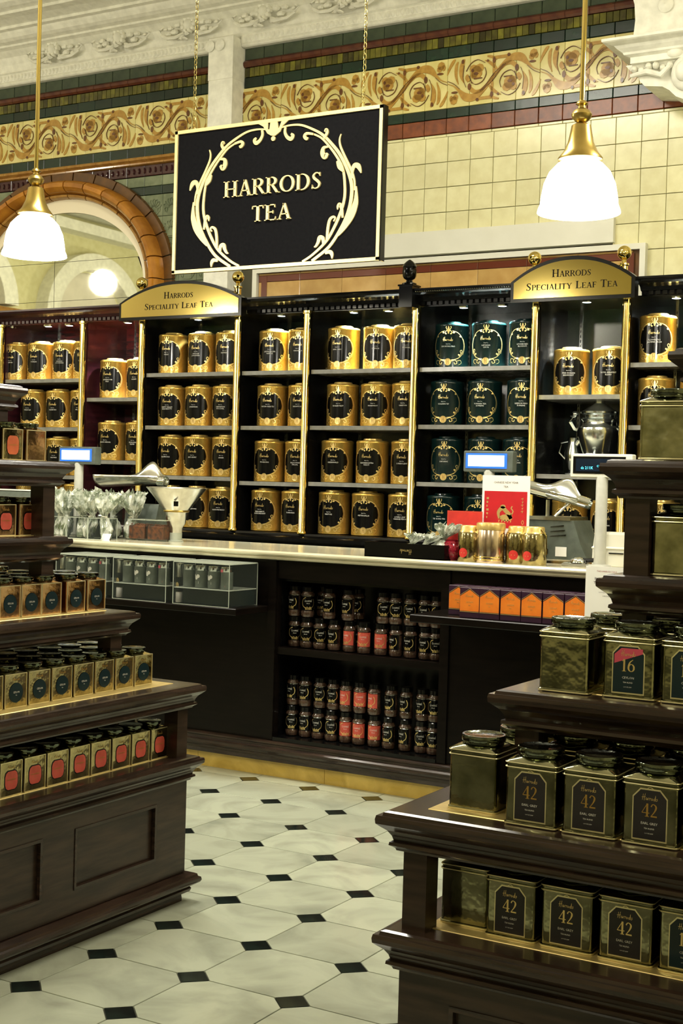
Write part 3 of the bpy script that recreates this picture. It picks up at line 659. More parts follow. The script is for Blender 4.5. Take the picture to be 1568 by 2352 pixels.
me_body = {'gold': body.mesh('body', M['goldtin'], True), 'green': body.mesh('body', M['darktin'], True)}
me_lid = {'gold': lid.mesh('lid', M['goldtin2'], True), 'green': lid.mesh('lid', M['darktin'], True)}
me_lab = lab.mesh('label', M['label']); me_dec = MB().polys(DEC, cyl, None, .0014).mesh('gilt_scrollwork', M['print']); me_s = hs_m.mesh('script_name', M['print']); me_mono = mono.mesh('monogram', M['printd'])
def fit(txt, cx, y, h, wmax):
    P = sans(txt, cx, y, h); xs_ = [u for p in P for u, v in p]; wd = max(xs_)-min(xs_)
    return P if wd < wmax else [[((u-cx)*wmax/wd+cx, v) for u, v in p] for p in P]
def big_tin(kind, name, loc, label, group, rz):
    t = thing('tea_tin', label, 'tin', loc, rz, group)
    b = part('body', me_body[kind], None, t); part('lid', me_lid[kind], None, t)
    if kind == 'gold': part('label', me_lab, None, t)
    part('gilt_scrollwork', me_dec, None, t); part('script_name', me_s, None, t); part('monogram', me_mono, None, t)
    ls = name.split('/'); P = fit('Black Tea', 0, .140, .0052, .03)
    for i, l in enumerate(ls): P += fit(l, 0, .124-.0125*i, .0088, .088)
    part('printed_words', MB().polys(P, cyl, None, .0013), 'white', t)
    return t
ORD = ['first', 'second', 'third', 'fourth', 'fifth', 'sixth', 'seventh', 'eighth', 'ninth', 'tenth', 'eleventh', 'twelfth']
ROWN = {4: ['top', 'second', 'third', 'bottom'], 3: ['top', 'middle', 'bottom']}
BN = {'M1': 'of left mahogany bay', 'M2': 'of narrow mahogany bay', 'H1': 'under left arched sign', 'A': 'right of left arched sign', 'B': 'left of black finial', 'C': 'in dark-green tin bay',
      'H2': 'under right arched sign', 'D': 'right of right arched sign'}
TINS = {
 'M1': [[(-7.286+.01, 'KEEMUN'), (-7.035, 'YUNNAN'), (-6.793, 'LAPSANG/SOUCHONG'), (-6.60, 'CEYLON')], [(-7.10, 'TARAJULIE'), (-6.855, 'GLENBURN'), (-6.62, 'NILGIRI')], [(-7.08, 'BORENGAJULI'), (-6.846, 'HALMARI'), (-6.61, 'HARMUTTY')], [(-7.13, 'RUKERI'), (-6.90, 'KENYA'), (-6.66, 'KIAMBU')]],
 'M2': [[(-6.346, 'AFTERNOON/MILK'), (-6.105, 'ASSAM')], [(-6.353, 'ADAMS SPECIAL'), (-6.10, 'GEORGIAN/BLEND')], []],
 'H1': [[(-5.826, 'GIELLE'), (-5.579, 'VINTAGE/JUNGPANA'), (-5.342, 'NAMRING')], [(-5.823, 'HAPPY VALLEY/RARE BEAUTY'), (-5.588, 'JUNGPANA'), (-5.363, 'CASTLETON/MUSCATEL')], [(-5.823, 'SELIMBONG'), (-5.589, 'ARYA RUBY'), (-5.353, 'LINGIA')], [(-5.822, 'POOBONG'), (-5.595, 'PUTHARJHORA'), (-5.371, 'NORTH MATHEOUS')]],
 'A': [[(-5.016+.02, 'JASMIN SILVER/NEEDLE'), (-4.765, 'MAKAIBARI')], [(-5.007+.01, 'MATCHA GREEN TEA'), (-4.760, 'BADAMTAM')], [(-5.016+.01, 'POOBONG'), (-4.775, 'RAJ KUMARI/SPECIAL')], [(-5.020, 'MARGARETS/HOPE DELIGHT'), (-4.785, 'TUMSONG')]],
 'B': [[(-4.462, 'EARL GREY'), (-4.205, 'KEEMUN'), (-3.985, 'IMPERIAL')], [(-4.462, 'EAGLES NEST'), (-4.216, 'MONTVIOT'), (-3.985, 'CANTON')], [(-4.493, 'GREENWALD'), (-4.230, 'PANYANDE EXTRA/FANCY'), (-3.985, 'SUPERN LEAF')], [(-4.502, 'VINTURE'), (-4.258, 'PETTIAGALLA'), (-3.992, 'LOVERS LEAP/ORANGE PEKOE')]],
 'C': [[(-3.700, 'DA HONG PAO'), (-3.450, 'LAPSANG/CHUN'), (-3.205, 'LYCHEE RED/BLOSSOM')], [(-3.716, 'GOLDEN TIP'), (-3.466, 'YUNNAN TEA/SUPREME'), (-3.206, 'KEEMUN MAO/SUPREME')], [(-3.704, 'LAPSANG'), (-3.454, 'OOLONG'), (-3.223, 'SENCHA')], [(-3.718, 'TIE GUAN YIN'), (-3.470, 'PU ERH'), (-3.235, 'WHITE PEONY')]],
 'H2': [[(-2.919, 'FINE ENGLISH/BREAKFAST'), (-2.682, 'ROYAL BREAKFAST/BLEND')], [], [(-2.900, 'KIRKOSWALD'), (-2.665, 'MORGAN')]],
 'D': [[(-2.405, 'FLOWERING/JASMINE ARCH'), (-2.150, 'LOTUS')], [(-2.401, 'SILVER PEAK'), (-2.160, 'NEEDLE')], [(-2.40, 'AMBER'), (-2.16, 'PEARL')], [(-2.34, 'OSMANTHUS'), (-2.09, 'ROSE')]],
}
for bay, rows in TINS.items():
    for r, row in enumerate(rows):
        for i, (x, nm) in enumerate(row):
            kind = 'green' if bay == 'C' else 'gold'; o = 'only' if len(row) == 1 else ORD[i]
            lb = '%s round tea tin with %s, %s from left, %s shelf %s' % (('dark green', 'gilt scrolls') if kind == 'green' else ('gold', 'black label'))[0:0] if False else None
            lb = ('dark green' if kind == 'green' else 'gold')+' round tin, '+o+' from left on '+ROWN[len(SH[bay])][r]+' shelf '+BN[bay]
            yy = 7.62+rnd.uniform(-.008, .008)
            big_tin(kind, nm, (x, yy, SH[bay][r]+.0005), lb, 'round tea tins in the cabinets', rnd.uniform(.10, .26))

# ---------------------------------------------------------------- silver samovar under the right arched sign
t = thing('samovar', 'ornate silver samovar urn on the shelf under the right arched sign', 'samovar', (-2.75, 7.66, 1.595))
part('body', MB().lathe([(.07, .0), (.075, .01), (.055, .02), (.035, .045), (.05, .06), (.075, .09), (.095, .14), (.115, .20), (.128, .25), (.125, .275), (.105, .29), (.100, .31), (.112, .325), (.100, .335)], 28, wob=lambda a, z: 1+.03*math.cos(a*12) if .07 < z < .2 else 1), 'samo', t, True)
part('collar', MB().lathe([(.085, .335), (.088, .35), (.11, .36), (.112, .37), (.09, .38), (.07, .395), (.05, .405), (.03, .42), (.03, .435), (.012, .44), (.014, .452), (0, .458)], 26), 'samo', t, True)
for s in (-1, 1): part('handle', MB().tube([(s*.12, 0, .26), (s*.15, 0, .27), (s*.175, -.01, .31), (s*.17, -.01, .34), (s*.145, 0, .345), (s*.15, 0, .325)], [.01, .012, .012, .012, .010, .006], 8).ball((s*.15, 0, .36), (.022, .018, .016)), 'samo', t, True)
tp = part('tap', MB().tube([(0, -.09, .09), (0, -.16, .09), (0, -.17, .06)], [.014, .012, .010], 8), 'samo', t, True); part('tap_handle', MB().tube([(-.02, -.15, .12), (.02, -.15, .12)], .006, 6).tube([(0, -.15, .09), (0, -.15, .12)], .005, 6), 'samo', tp, True)
t = thing('silver_jug', 'small silver jug with curved spout left of the samovar', 'jug', (-2.93, 7.72, 1.595))
part('body', MB().lathe([(.04, 0), (.045, .01), (.02, .03), (.045, .08), (.05, .13), (.03, .19), (.034, .22)], 18), 'samo', t, True)
part('handle', MB().tube([(-.045, 0, .09), (-.085, 0, .13), (-.075, 0, .19), (-.03, 0, .20)], .007, 8), 'samo', t, True); part('spout', MB().tube([(.03, -.01, .18), (.06, -.02, .22), (.09, -.02, .225)], [.016, .012, .008], 8), 'samo', t, True)

# ================================================================ HANGING SIGN
sg = thing('hanging_sign', 'large black hanging sign with gold wreath, frame and raised gold lettering', 'sign', (-4.366, 6.6, 2.737))
part('board', MB().box(-.705, .0, 0, .705, .035, .845), 'signbk', sg)
fm = MB()
for a in ((-.708, 0, -.688, .848), (.688, 0, .708, .848), (-.708, -.003, .708, .017), (-.708, .829, .708, .849)): fm.box(a[0], -.010, a[1], a[2], .002, a[3])
part('gold_frame', fm, 'signgold', sg); part('edge', MB().box(.706, -.006, -.003, .716, .04, .848), 'black', sg)
WRE = {'outer': [(-0.047, 0.792), (-0.113, 0.799), (-0.189, 0.791), (-0.274, 0.755), (-0.331, 0.721), (-0.388, 0.668), (-0.445, 0.602), (-0.496, 0.514), (-0.526, 0.429), (-0.526, 0.348), (-0.505, 0.266), (-0.461, 0.183), (-0.389, 0.09), (-0.28, 0.019)],
'inner': [(-0.273, 0.731), (-0.321, 0.706), (-0.368, 0.661), (-0.425, 0.592), (-0.467, 0.52), (-0.483, 0.425), (-0.481, 0.345), (-0.454, 0.263), (-0.411, 0.18), (-0.365, 0.117), (-0.281, 0.052), (-0.217, 0.019)],
'third': [(-0.547, 0.394), (-0.544, 0.446), (-0.521, 0.509), (-0.479, 0.585), (-0.448, 0.646), (-0.441, 0.686), (-0.45, 0.714)],
'crownl': [(-0.08, 0.791), (-0.077, 0.763), (-0.093, 0.734), (-0.119, 0.721), (-0.132, 0.738), (-0.119, 0.75)],
'curlA': [(-0.531, 0.461), (-0.529, 0.501), (-0.541, 0.53), (-0.563, 0.528), (-0.576, 0.509), (-0.585, 0.486)],
'leafB': [(-0.556, 0.415), (-0.558, 0.351), (-0.552, 0.31), (-0.528, 0.252), (-0.486, 0.193), (-0.45, 0.15)],
'curlC': [(-0.475, 0.248), (-0.468, 0.296), (-0.455, 0.323), (-0.443, 0.314), (-0.441, 0.295)],
'loopD': [(-0.378, 0.13), (-0.381, 0.194), (-0.392, 0.242), (-0.414, 0.257), (-0.427, 0.249), (-0.417, 0.232)],
'curlE': [(-0.355, 0.108), (-0.351, 0.14), (-0.33, 0.147), (-0.32, 0.122), (-0.306, 0.101), (-0.294, 0.097)],
'curlF': [(-0.368, 0.057), (-0.398, 0.063), (-0.412, 0.048), (-0.414, 0.024)],
'blobG': [(-0.373, 0.651), (-0.34, 0.648), (-0.333, 0.62), (-0.349, 0.597), (-0.367, 0.615)],
'curlH': [(-0.34, 0.7), (-0.359, 0.729), (-0.353, 0.747), (-0.343, 0.738)],
'budI': [(-0.473, 0.504), (-0.45, 0.535), (-0.429, 0.565)], 'curlJ': [(-0.269, 0.732), (-0.226, 0.74), (-0.211, 0.726), (-0.225, 0.71), (-0.235, 0.717)]}
WW = {'outer': (.008, .016, .022, .016), 'inner': (.010, .014, .018, .012), 'third': (.008, .014, .012, .006), 'crownl': (.014, .018, .024, .012), 'curlA': (.010, .024, .03, .006), 'leafB': (.008, .034, .040, .008),
      'curlC': (.012, .020, .020, .005), 'loopD': (.016, .018, .012, .008), 'curlE': (.016, .026, .018, .006), 'curlF': (.012, .022, .02, .006), 'blobG': (.008, .022, .034, .016), 'curlH': (.014, .018, .02, .008), 'budI': (.012, .034, .034, .01), 'curlJ': (.012, .016, .022, .006)}
def wreath(flip):
    out = []
    for i, (k, pts) in enumerate(WRE.items()):
        W4 = WW[k]; n = len(pts); q = []
        for j, (u, v) in enumerate(pts):
            s = j/(n-1)*3; a = min(int(s), 2); q.append((u*flip-.005*(1+flip*0), v, W4[a]+(W4[a+1]-W4[a])*(s-a)))
        out.append(ribbon(q, 0, 5))
    return out
for f in (1, -1):
    m = MB()
    for i, P in enumerate(wreath(f)): m.polys(P, flat(0, -.001, 0), -.001, .006+.00025*i)
    part('wreath_half', m, 'signgold', sg)
cw_ = [[(-.11, .829), (-.076, .81), (-.047, .768), (-.044, .79), (-.044, .829)], [(-.044, .79), (-.047, .768), (-.023, .754), (.0, .75), (.0, .79), (-.033, .79)], [(-.028, .829), (-.033, .79), (.0, .79), (.028, .79), (.021, .829)], [(0, .79), (0, .75), (.01, .751), (.042, .771), (.032, .791)], [(.042, .771), (.055, .80), (.095, .829), (.049, .829), (.032, .791)], disc(-.006, .735, .014, n=12)]
part('crown', MB().polys(cw_, flat(0, -.001, 0), -.001, .008), 'signgold', sg)
for word, cx_, y_, h_, wd_ in (('HARRODS', -.006, .423, .093, .676), ('TEA', -.005, .268, .091, .275)):
    _, full = serif(word); xx = cx_-wd_/2
    for ch in word:
        a_, g_ = G[ch]; k_ = wd_/full
        part('letter', MB().polys(xf(g_, k_, h_, xx, y_), flat(0, -.001, 0), -.001, .010), 'signgold', sg); xx += (a_+.02)*k_
def chain(x, y, z0, z1):
    m = MB(); n = int((z1-z0)/.030); 
    for i in range(n):
        zc = z0+.018+i*.030; pts = []
        for k in range(11):
            a = 2*PI*k/10; u, v = .0085*math.cos(a), .0185*math.sin(a); pts.append((x+(u if i % 2 else u*.25), y+(0 if i % 2 else u), zc+v))
        m.tube(pts, .0022, 5, False)
    return m
for x in (-.59, .57): part('chain', chain(x, .018, .845, 2.323), 'chain', sg, True)

# ================================================================ PENDANT LAMPS
def pendant(x, y, z, label):
    t = thing('pendant_lamp', label, 'lamp', (x, y, z), 0, 'brass pendant lamps')
    part('glass_shade', MB().lathe([(.160, 0), (.158, .012), (.150, .03), (.147, .06), (.138, .11), (.118, .155), (.088, .187), (.060, .205), (.058, .21)], 36, cap=False), 'lampw', t, True)
    part('gallery', MB().lathe([(.086, .203), (.086, .210), (.066, .235), (.050, .27), (.042, .31), (.038, .335), (.026, .342), (.012, .345)], 28), 'brassd', t, True)
    part('ball_knop', MB().lathe([(.012, .345), (.024, .352), (.037, .366), (.040, .378), (.032, .392), (.016, .402), (.014, .412), (.024, .418), (.018, .428), (.009, .434)], 24), 'brassd', t, True)
    part('rod', MB().lathe([(.0105, .43), (.0105, 5.06-z)], 14), 'brass', t, True)
    part('bulb', MB().ball((0, 0, .10), .035, 12, 8), 'lampw', t, True)
    lamp('POINT', 'pendant_light', (x, y, z-.03), 38, (1, .95, .82), .08)
pendant(-1.92, 5.04, 2.575, 'brass pendant lamp with white glass bell shade, upper right of the hanging sign')
pendant(-4.80, 5.12, 2.595, 'brass pendant lamp with white glass bell shade, in front of the arched mirror')

# ================================================================ SERVICE COUNTER
CZ = 1.155
ct = thing('shop_counter', 'long dark wooden shop counter with a lit niche of coffee jars', 'counter', (0, 0, 0))
XA, XB = -6.9, -.4; NX0, NX1 = -3.787, -2.862
part('plinth', MB().extx(XA, XB, [(6.45, .080), (5.845, .080), (5.842, .10), (5.832, .112), (5.832, .118), (5.822, .124), (5.816, .135), (5.816, .148), (5.824, .156), (5.836, .158), (5.836, .168), (5.830, .172), (5.830, .180), (5.84, .186), (6.45, .186)]), 'woodx', ct)
part('front_panel', MB().box(XA, 5.862, .186, NX0, 5.90, 1.108), 'cwood', ct); part('front_panel', MB().box(NX1, 5.862, .186, XB, 5.90, 1.108), 'cwood', ct)
part('fascia', MB().box(NX0, 5.866, 1.015, NX1, 5.90, 1.108), 'cwood', ct)
part('niche_lining', MB().box(NX0, 6.20, .186, NX1, 6.22, 1.108).box(NX0-.02, 5.90, .186, NX0, 6.22, 1.108).box(NX1, 5.90, .186, NX1+.02, 6.22, 1.108).box(NX0, 5.90, 1.0, NX1, 6.2, 1.015), 'black', ct)
part('niche_shelf', MB().box(NX0, 5.872, .628, NX1, 6.20, .662), 'cwood', ct)
part('niche_floor', MB().box(NX0, 5.85, .186, NX1, 6.20, .206), 'black', ct)
part('pilaster_strip', MB().box(NX0-.05, 5.852, .19, NX0-.004, 5.866, 1.105), 'cwood', ct); part('pilaster_strip', MB().box(NX1+.004, 5.852, .19, NX1+.05, 5.866, 1.105), 'cwood', ct)
part('side_shelf', MB().rloft(-5.9, 5.57, -3.84, 5.862, [(-.004, .838), (0, .842), (0, .868), (-.004, .872)]), 'cwood', ct)
part('side_shelf', MB().rloft(-2.84, 5.50, -1.2, 5.862, [(-.004, .888), (0, .892), (0, .920), (-.004, .924)]), 'cwood', ct)
part('counter_back', MB().box(XA, 6.44, 0, XB, 6.46, 1.108), 'cwood', ct)
for i in range(9):
    x = -7.0+i*.77-.0; a = -3.485+(i-4)*.78
    part('marble_kickboard', MB().box(a+.0012, 5.872, 0, a+.7788, 5.89, .080), 'kick', ct)
tp = MB().extx(-6.9, -.4, [(6.53, 1.110), (5.822, 1.110), (5.812, 1.114), (5.808, 1.122), (5.814, 1.128), (5.806, 1.131), (5.800, 1.138), (5.800, 1.146), (5.806, 1.153), (5.815, 1.155), (6.53, 1.155)])
part('countertop', tp, 'ctop', None, label='long ivory marble worktop with a moulded edge on the dark counter', category='countertop')

# ---------------------------------------------------------------- coffee jars in the niche
jb = MB().lathe([(.024, 0), (.031, .004), (.034, .014), (.034, .030), (.031, .034), (.031, .108), (.034, .112), (.034, .118), (.028, .126), (.026, .132)], 18)
jl = MB().lathe([(.028, .131), (.030, .133), (.030, .153), (.027, .156), (0, .156)], 18)
def jc(u, v, d): a = u/.0315; return ((.0315+d)*math.sin(a), -(.0315+d)*math.cos(a), v)
jlab = MB().polys([rectp(-.045+.009*i, .036, -.036+.009*i, .106) for i in range(10)], jc, None, .0009)
jdec = ribbon([(-.012, .048), (-.028, .06), (-.032, .078), (-.026, .094), (-.012, .102)], .003, 3)+ribbon([(.012, .048), (.028, .06), (.032, .078), (.026, .094)], .003, 3)+[rectp(-.014+.007*i, .040, -.010+.007*i, .052+.003*(i % 2)) for i in range(5)]
jm = {}
jbody = jb.mesh('jar_glass', M['jar'], True); jlid = jl.mesh('lid', M['black'], True); jl_b = jlab.mesh('label', M['label']); jl_r = jlab.mesh('label', M['redlab']); jd = MB().polys(jdec, jc, None, .0016).mesh('gilt_scrollwork', M['print'])
jt = MB().polys(fit('COFFEE', 0, .080, .008, .036)+fit('Blend', 0, .070, .005, .016)+[rectp(-.018, .0905, .018, .0918)], jc, None, .0017).mesh('printed_words', M['white'])
jband = MB().lathe([(.0318, .107), (.0345, .110), (.0345, .1115), (.0318, .114)], 18, cap=False).mesh('clear_neck', M['chrome'], True)
JR = [(.207+.157, [225, 315, 420, 515, (612, 'r'), (712, 'r'), (815, 'r'), 930, 1040, 1160, 1245], 5.95, 'upper row on the niche floor', 1180),
      (.207, [218, 313, 408, 505, (605, 'r'), (703, 'r'), (812, 'r'), 920, 1035, 1148, 1238], 5.95, 'bottom row on the niche floor', 1400),
      (.663+.157, [240, 335, 490, 630, 880, 965, 1070, 1175, 1265], 5.95, 'top row on the niche shelf', 500),
      (.663, [235, 325, 420, 520, (630, 'r'), (740, 'r'), (860, 'r'), 965, 1070, 1180, 1255], 5.95, 'lower row on the niche shelf', 760)]
def px2x(px, py, Y):                                     # measured jar spacing along the niche
    d = [cw[k]+(px-784)/3148.08*cr[k]-(py-1176)/3148.08*cu[k] for k in range(3)]; return d[0]*Y/d[1]
def jar(x, y, z, red, lb):
    t = thing('coffee_jar', lb, 'jar', (x, y, z), rnd.uniform(-.5, .6), 'coffee jars in the counter niche')
    part('jar_glass', jbody, None, t); part('lid', jlid, None, t); part('label', jl_r if red else jl_b, None, t); part('gilt_scrollwork', jd, None, t); part('printed_words', jt, None, t); part('neck_ring', jband, None, t)
for z, row, Y, nm, py in JR:
    nr = 0; nb = 0
    for i, q in enumerate(row):
        red = isinstance(q, tuple); px = q[0] if red else q; yj = 1240+(py+(px-200)*.11)/3.136
        x = px2x(600+px/3.136, yj, Y); x = min(max(x, NX0+.04), NX1-.04)
        jar(x, Y+rnd.uniform(-.006, .006), z, red, ('red' if red else 'black')+'-labelled coffee jar, '+ORD[i]+' from left, '+nm)
for x, z, o in ((-3.62, .820, 'between second and third'), (-3.41, .820, 'left of fourth'), (-3.245, .820, 'right of fourth')):
    jar(x, 6.04, z, False, 'dim black-labelled coffee jar set back '+o+' jar of top niche row')
    jar(x, 6.04, .663, False, 'dim black-labelled jar under the set-back jar '+o+' in niche')

# ---------------------------------------------------------------- orange tea cartons on the right side shelf
cbm = MB().rloft(-.0475, -.04, .0475, .04, [(-.0015, 0), (0, .0015), (0, .132), (-.0015, .134)]).mesh('carton_body', M['purple'])
cf = MB().polys([[(-.046, .030), (.046, .030), (.046, .095), (0, .125), (-.046, .095)]], flat(0, -.04, 0), -.0002, .0006).mesh('orange_front', M['orange'])
cl = MB().polys([rectp(-.046, .0255, .046, .028)]+ribbon([(-.046, .099), (0, .130), (.046, .099)], .002, 1)+script(0, .092, .016, .1), flat(0, -.04, 0), -.0002, .0011).mesh('gold_lines', M['print'])
cwd = MB().polys(fit('ASSAM', 0, .066, .008, .034)+fit('TEA', 0, .054, .005, .014), flat(0, -.04, 0), -.0002, .0011).mesh('printed_words', M['print'])
BXP = [(-2.562, 5.575), (-2.466, 5.575), (-2.366, 5.575), (-2.268, 5.575), (-2.168, 5.575), (-2.068, 5.575), (-1.962, 5.58), (-2.660, 5.665)]
BXP2 = [(-2.560, 5.665), (-2.455, 5.665), (-2.355, 5.665), (-2.255, 5.665), (-2.155, 5.665), (-2.05, 5.665)]
for i, (x, y) in enumerate(BXP+BXP2):
    lb = ('orange and purple tea carton, %s from left in the front row' % ORD[i]) if i < 7 else ('orange and purple tea carton, %s from left in the back row' % ORD[i-7])
    t = thing('tea_carton', lb, 'carton', (x, y, .925), 0, 'orange tea cartons on the side shelf')
    part('carton_body', cbm, None, t); part('orange_front', cf, None, t); part('gold_lines', cl, None, t); part('printed_words', cwd, None, t)
# white sale notice standing on the same shelf
t = thing('sale_notice', 'white sale notice sheet in an acrylic holder right of the orange cartons', 'notice', (-1.93, 5.525, .925))
part('holder', MB().box(-.095, .002, 0, .095, .006, .26).box(-.09, 0, 0, .09, .06, .004), 'acryl', t); sh = part('sheet', MB().box(-.092, -.001, .004, .092, .001, .262), 'paper', t)
part('printed_words', MB().polys(fit('THE HARRODS SALE', 0, .238, .007, .11), flat(0, -.0012, 0), None, .0004), 'inkred', t)
part('printed_words', MB().polys(fit('BUY ONE', -.02, .205, .011, .10)+fit('TEA GET ONE', -.01, .188, .011, .13)+fit('LOOSE LEAF TEA', 0, .15, .006, .1)+fit('CADDIES', 0, .135, .006, .06), flat(0, -.0012, 0), None, .0004), 'ink', t)
t['label'] = 'white sale notice sheet in a clear holder right of the orange cartons'

# ---------------------------------------------------------------- acrylic cases with small gift tubes on the left side shelf
def open_case(name, label, x, y, z, w_, d, h_, group=None, cat='case', th=.003, top=True):
    t = thing(name, label, cat, (x, y, z), 0, group)
    part('panel', MB().box(-w_/2, -d/2, 0, w_/2, -d/2+th, h_), 'acryl', t); part('panel', MB().box(-w_/2, d/2-th, 0, w_/2, d/2, h_), 'acryl', t)
    part('panel', MB().box(-w_/2, -d/2+th, 0, -w_/2+th, d/2-th, h_), 'acryl', t); part('panel', MB().box(w_/2-th, -d/2+th, 0, w_/2, d/2-th, h_), 'acryl', t)
    part('base', MB().box(-w_/2, -d/2, -.0, w_/2, d/2, .003), 'acryl', t)
    e = MB(); q = .0028
    for a in (-1, 1):
        for b in (-1, 1): e.box(a*w_/2-q/2, b*d/2-q/2, 0, a*w_/2+q/2, b*d/2+q/2, h_)
        e.box(-w_/2, a*d/2-q/2, h_-q, w_/2, a*d/2+q/2, h_); e.box(a*w_/2-q/2, -d/2, h_-q, a*w_/2+q/2, d/2, h_); e.box(-w_/2, a*d/2-q/2, 0, w_/2, a*d/2+q/2, q)
    part('polished_edges', e, 'acryledge', t)
    if top: part('lid', MB().box(-w_/2, -d/2, h_, w_/2, d/2, h_+.003), 'acryledge', t)
    return t
for k, (xc, pos) in enumerate(((-4.060, 'right end of left side shelf'), (-4.452, 'middle of left side shelf'), (-4.845, 'left end of left side shelf'))):
    t = open_case('acrylic_case', 'clear acrylic display case of gift tubes, '+pos, xc, 5.70, .873, .345, .25, .215, 'acrylic cases on the left side shelf')
    part('inner_shelf', MB().box(-.17, -.12, .082, .17, .12, .086), 'acryledge', t); part('step_block', MB().box(-.168, -.05, .004, .168, .11, .078), 'blackbk', t)
    tb = MB().lathe([(.029, 0), (.031, .002), (.031, .085), (.028, .087), (.028, .098), (.0, .099)], 16).mesh('tube_body', M['plasticd'], True); kd = MB().lathe([(.0285, .086), (.030, .088), (.030, .112), (0, .114)], 16).mesh('cap', M['chrome'], True)
    wn = MB().polys([disc(-.017+.011*i, .05+.008*(i % 2), .010, n=9) for i in range(4)]+[rectp(-.02, .02, .02, .032)], lambda u, v, d: ((.031+d)*math.sin(u/.031), -(.031+d)*math.cos(u/.031), v), None, .001)
    mw = wn.mesh('white_flowers', M['white']); mk = MB().polys([rectp(-.026, .012, .026, .02), rectp(-.008, .085, .012, .10)], lambda u, v, d: ((.031+d)*math.sin(u/.031), -(.031+d)*math.cos(u/.031), v), None, .0012).mesh('pink_band', M['pinklab'])
    for i, dx in enumerate((-.118, -.04, .038, .116)):
        g = thing('gift_tube', ['dark', 'white-flowered', 'second white-flowered', 'pink-banded'][i]+' gift tube inside the acrylic case at '+pos, 'tube', (xc+dx, 5.635, .960), -.5, 'gift tubes in the acrylic cases')
        part('tube_body', tb, None, g); part('cap', kd, None, g)
        if i in (1, 2): part('white_flowers', mw, None, g)
        if i == 3: part('pink_band', mk, None, g)
    cs = MB().lathe([(.028, 0), (.03, .002), (.03, .09), (.027, .092)], 14).mesh('tube_body', M['goldtin2'], True)
    g = thing('tube_tin', 'slim silver and white tube tin left of case at '+pos, 'tube', (xc-.200, 5.665, .873), 0, 'tall tube tins between the cases')
    part('tube_body', MB().lathe([(.017, 0), (.019, .003), (.019, .05), (.017, .055)], 14), 'white', g, True); part('dark_sleeve', MB().lathe([(.0195, .055), (.0195, .13)], 14), 'black', g, True); part('tube_top', MB().lathe([(.019, .13), (.019, .185), (.022, .19), (.022, .20), (0, .203)], 14), 'steel', g, True)
    part('crest', MB().polys([disc(0, .09, .009, .014, 12)], lambda u, v, d: ((.0195+d)*math.sin(u/.0195), -(.0195+d)*math.cos(u/.0195), v), None, .001), 'print', g)

# ================================================================ THINGS ON THE WORKTOP
def display(label, x, y, z0, z1, w_, rz=0, bodym='plasticd', scr='screen', tall=.105):
    t = thing('customer_display', label, 'display', (x, y, z0), rz)
    H_ = z1-z0
    part('pole', MB().lathe([(.05, 0), (.055, .004), (.05, .012), (.030, .016), (.027, .03), (.027, H_-tall), (.022, H_-tall+.01)], 16), 'plastic', t, True)
    part('housing', MB().rloft(-w_/2, -.02, w_/2, .03, [(-.004, H_-tall), (0, H_-tall+.004), (0, H_-.004), (-.004, H_)]), bodym, t)
    part('bezel', MB().box(-w_/2+.012, -.023, H_-tall+.018, w_/2-.03, -.0195, H_-.012), 'screenb' if scr == 'screen' else 'black', t)
    part('screen', MB().box(-w_/2+.026, -.025, H_-tall+.028, w_/2-.044, -.0225, H_-.022), scr, t)
    return t
d1 = display('customer display with lit blue-white screen beside the left brass post', -5.49, 6.28, CZ, 1.682, .285)
d2 = display('customer display with lit blue-white screen behind the Chinese New Year sign', -2.82, 6.28, CZ, 1.688, .265)
d3 = display('white customer display with dark screen and cyan digits beside the right stand', -2.125, 5.98, CZ, 1.672, .29, 0, 'plasticw', 'screend', .108)
m = MB().polys(fit('ds 211K', -.065, .447, .013, .075)+fit('COME', .0, .457, .010, .042), flat(0, -.026, 0), None, .0005); part('digits', m, 'cyan', d3)
part('digits', MB().polys(fit('AWAY', .075, .462, .008, .07), flat(0, -.026, 0), None, .0005), 'white', d3)
# tills
t = thing('till', 'dark green till with pale top behind the left stand', 'till', (-5.80, 6.22, CZ))
part('housing', MB().extx(-.30, .28, [(.12, 0), (.12, .22), (-.05, .25), (-.14, .17), (-.16, 0)]), 'plasticd', t); part('top_cover', MB().extx(-.305, .285, [(.13, .222), (-.055, .254), (-.05, .262), (.13, .242)]), 'plasticw', t)
t = thing('cash_till', 'white till printer box on the worktop beside the right stand', 'till', (-2.06, 6.16, CZ))
part('housing', MB().rloft(-.13, -.10, .16, .10, [(-.005, 0), (0, .005), (0, .08), (.004, .084), (.004, .088), (-.002, .094), (-.006, .15), (-.014, .158)]), 'plasticw', t); part('paper_slot', MB().box(-.05, -.104, .062, .02, -.099, .067), 'black', t)
t = thing('cash_till', 'white-topped till behind the far right tiers of the right stand', 'till', (-1.62, 6.2, CZ))
part('housing', MB().rloft(-.20, -.10, .2, .12, [(-.005, 0), (0, .005), (0, .20), (-.01, .21)]), 'plasticd', t); part('top_cover', MB().box(-.21, -.11, .21, .21, .13, .235), 'plasticw', t)
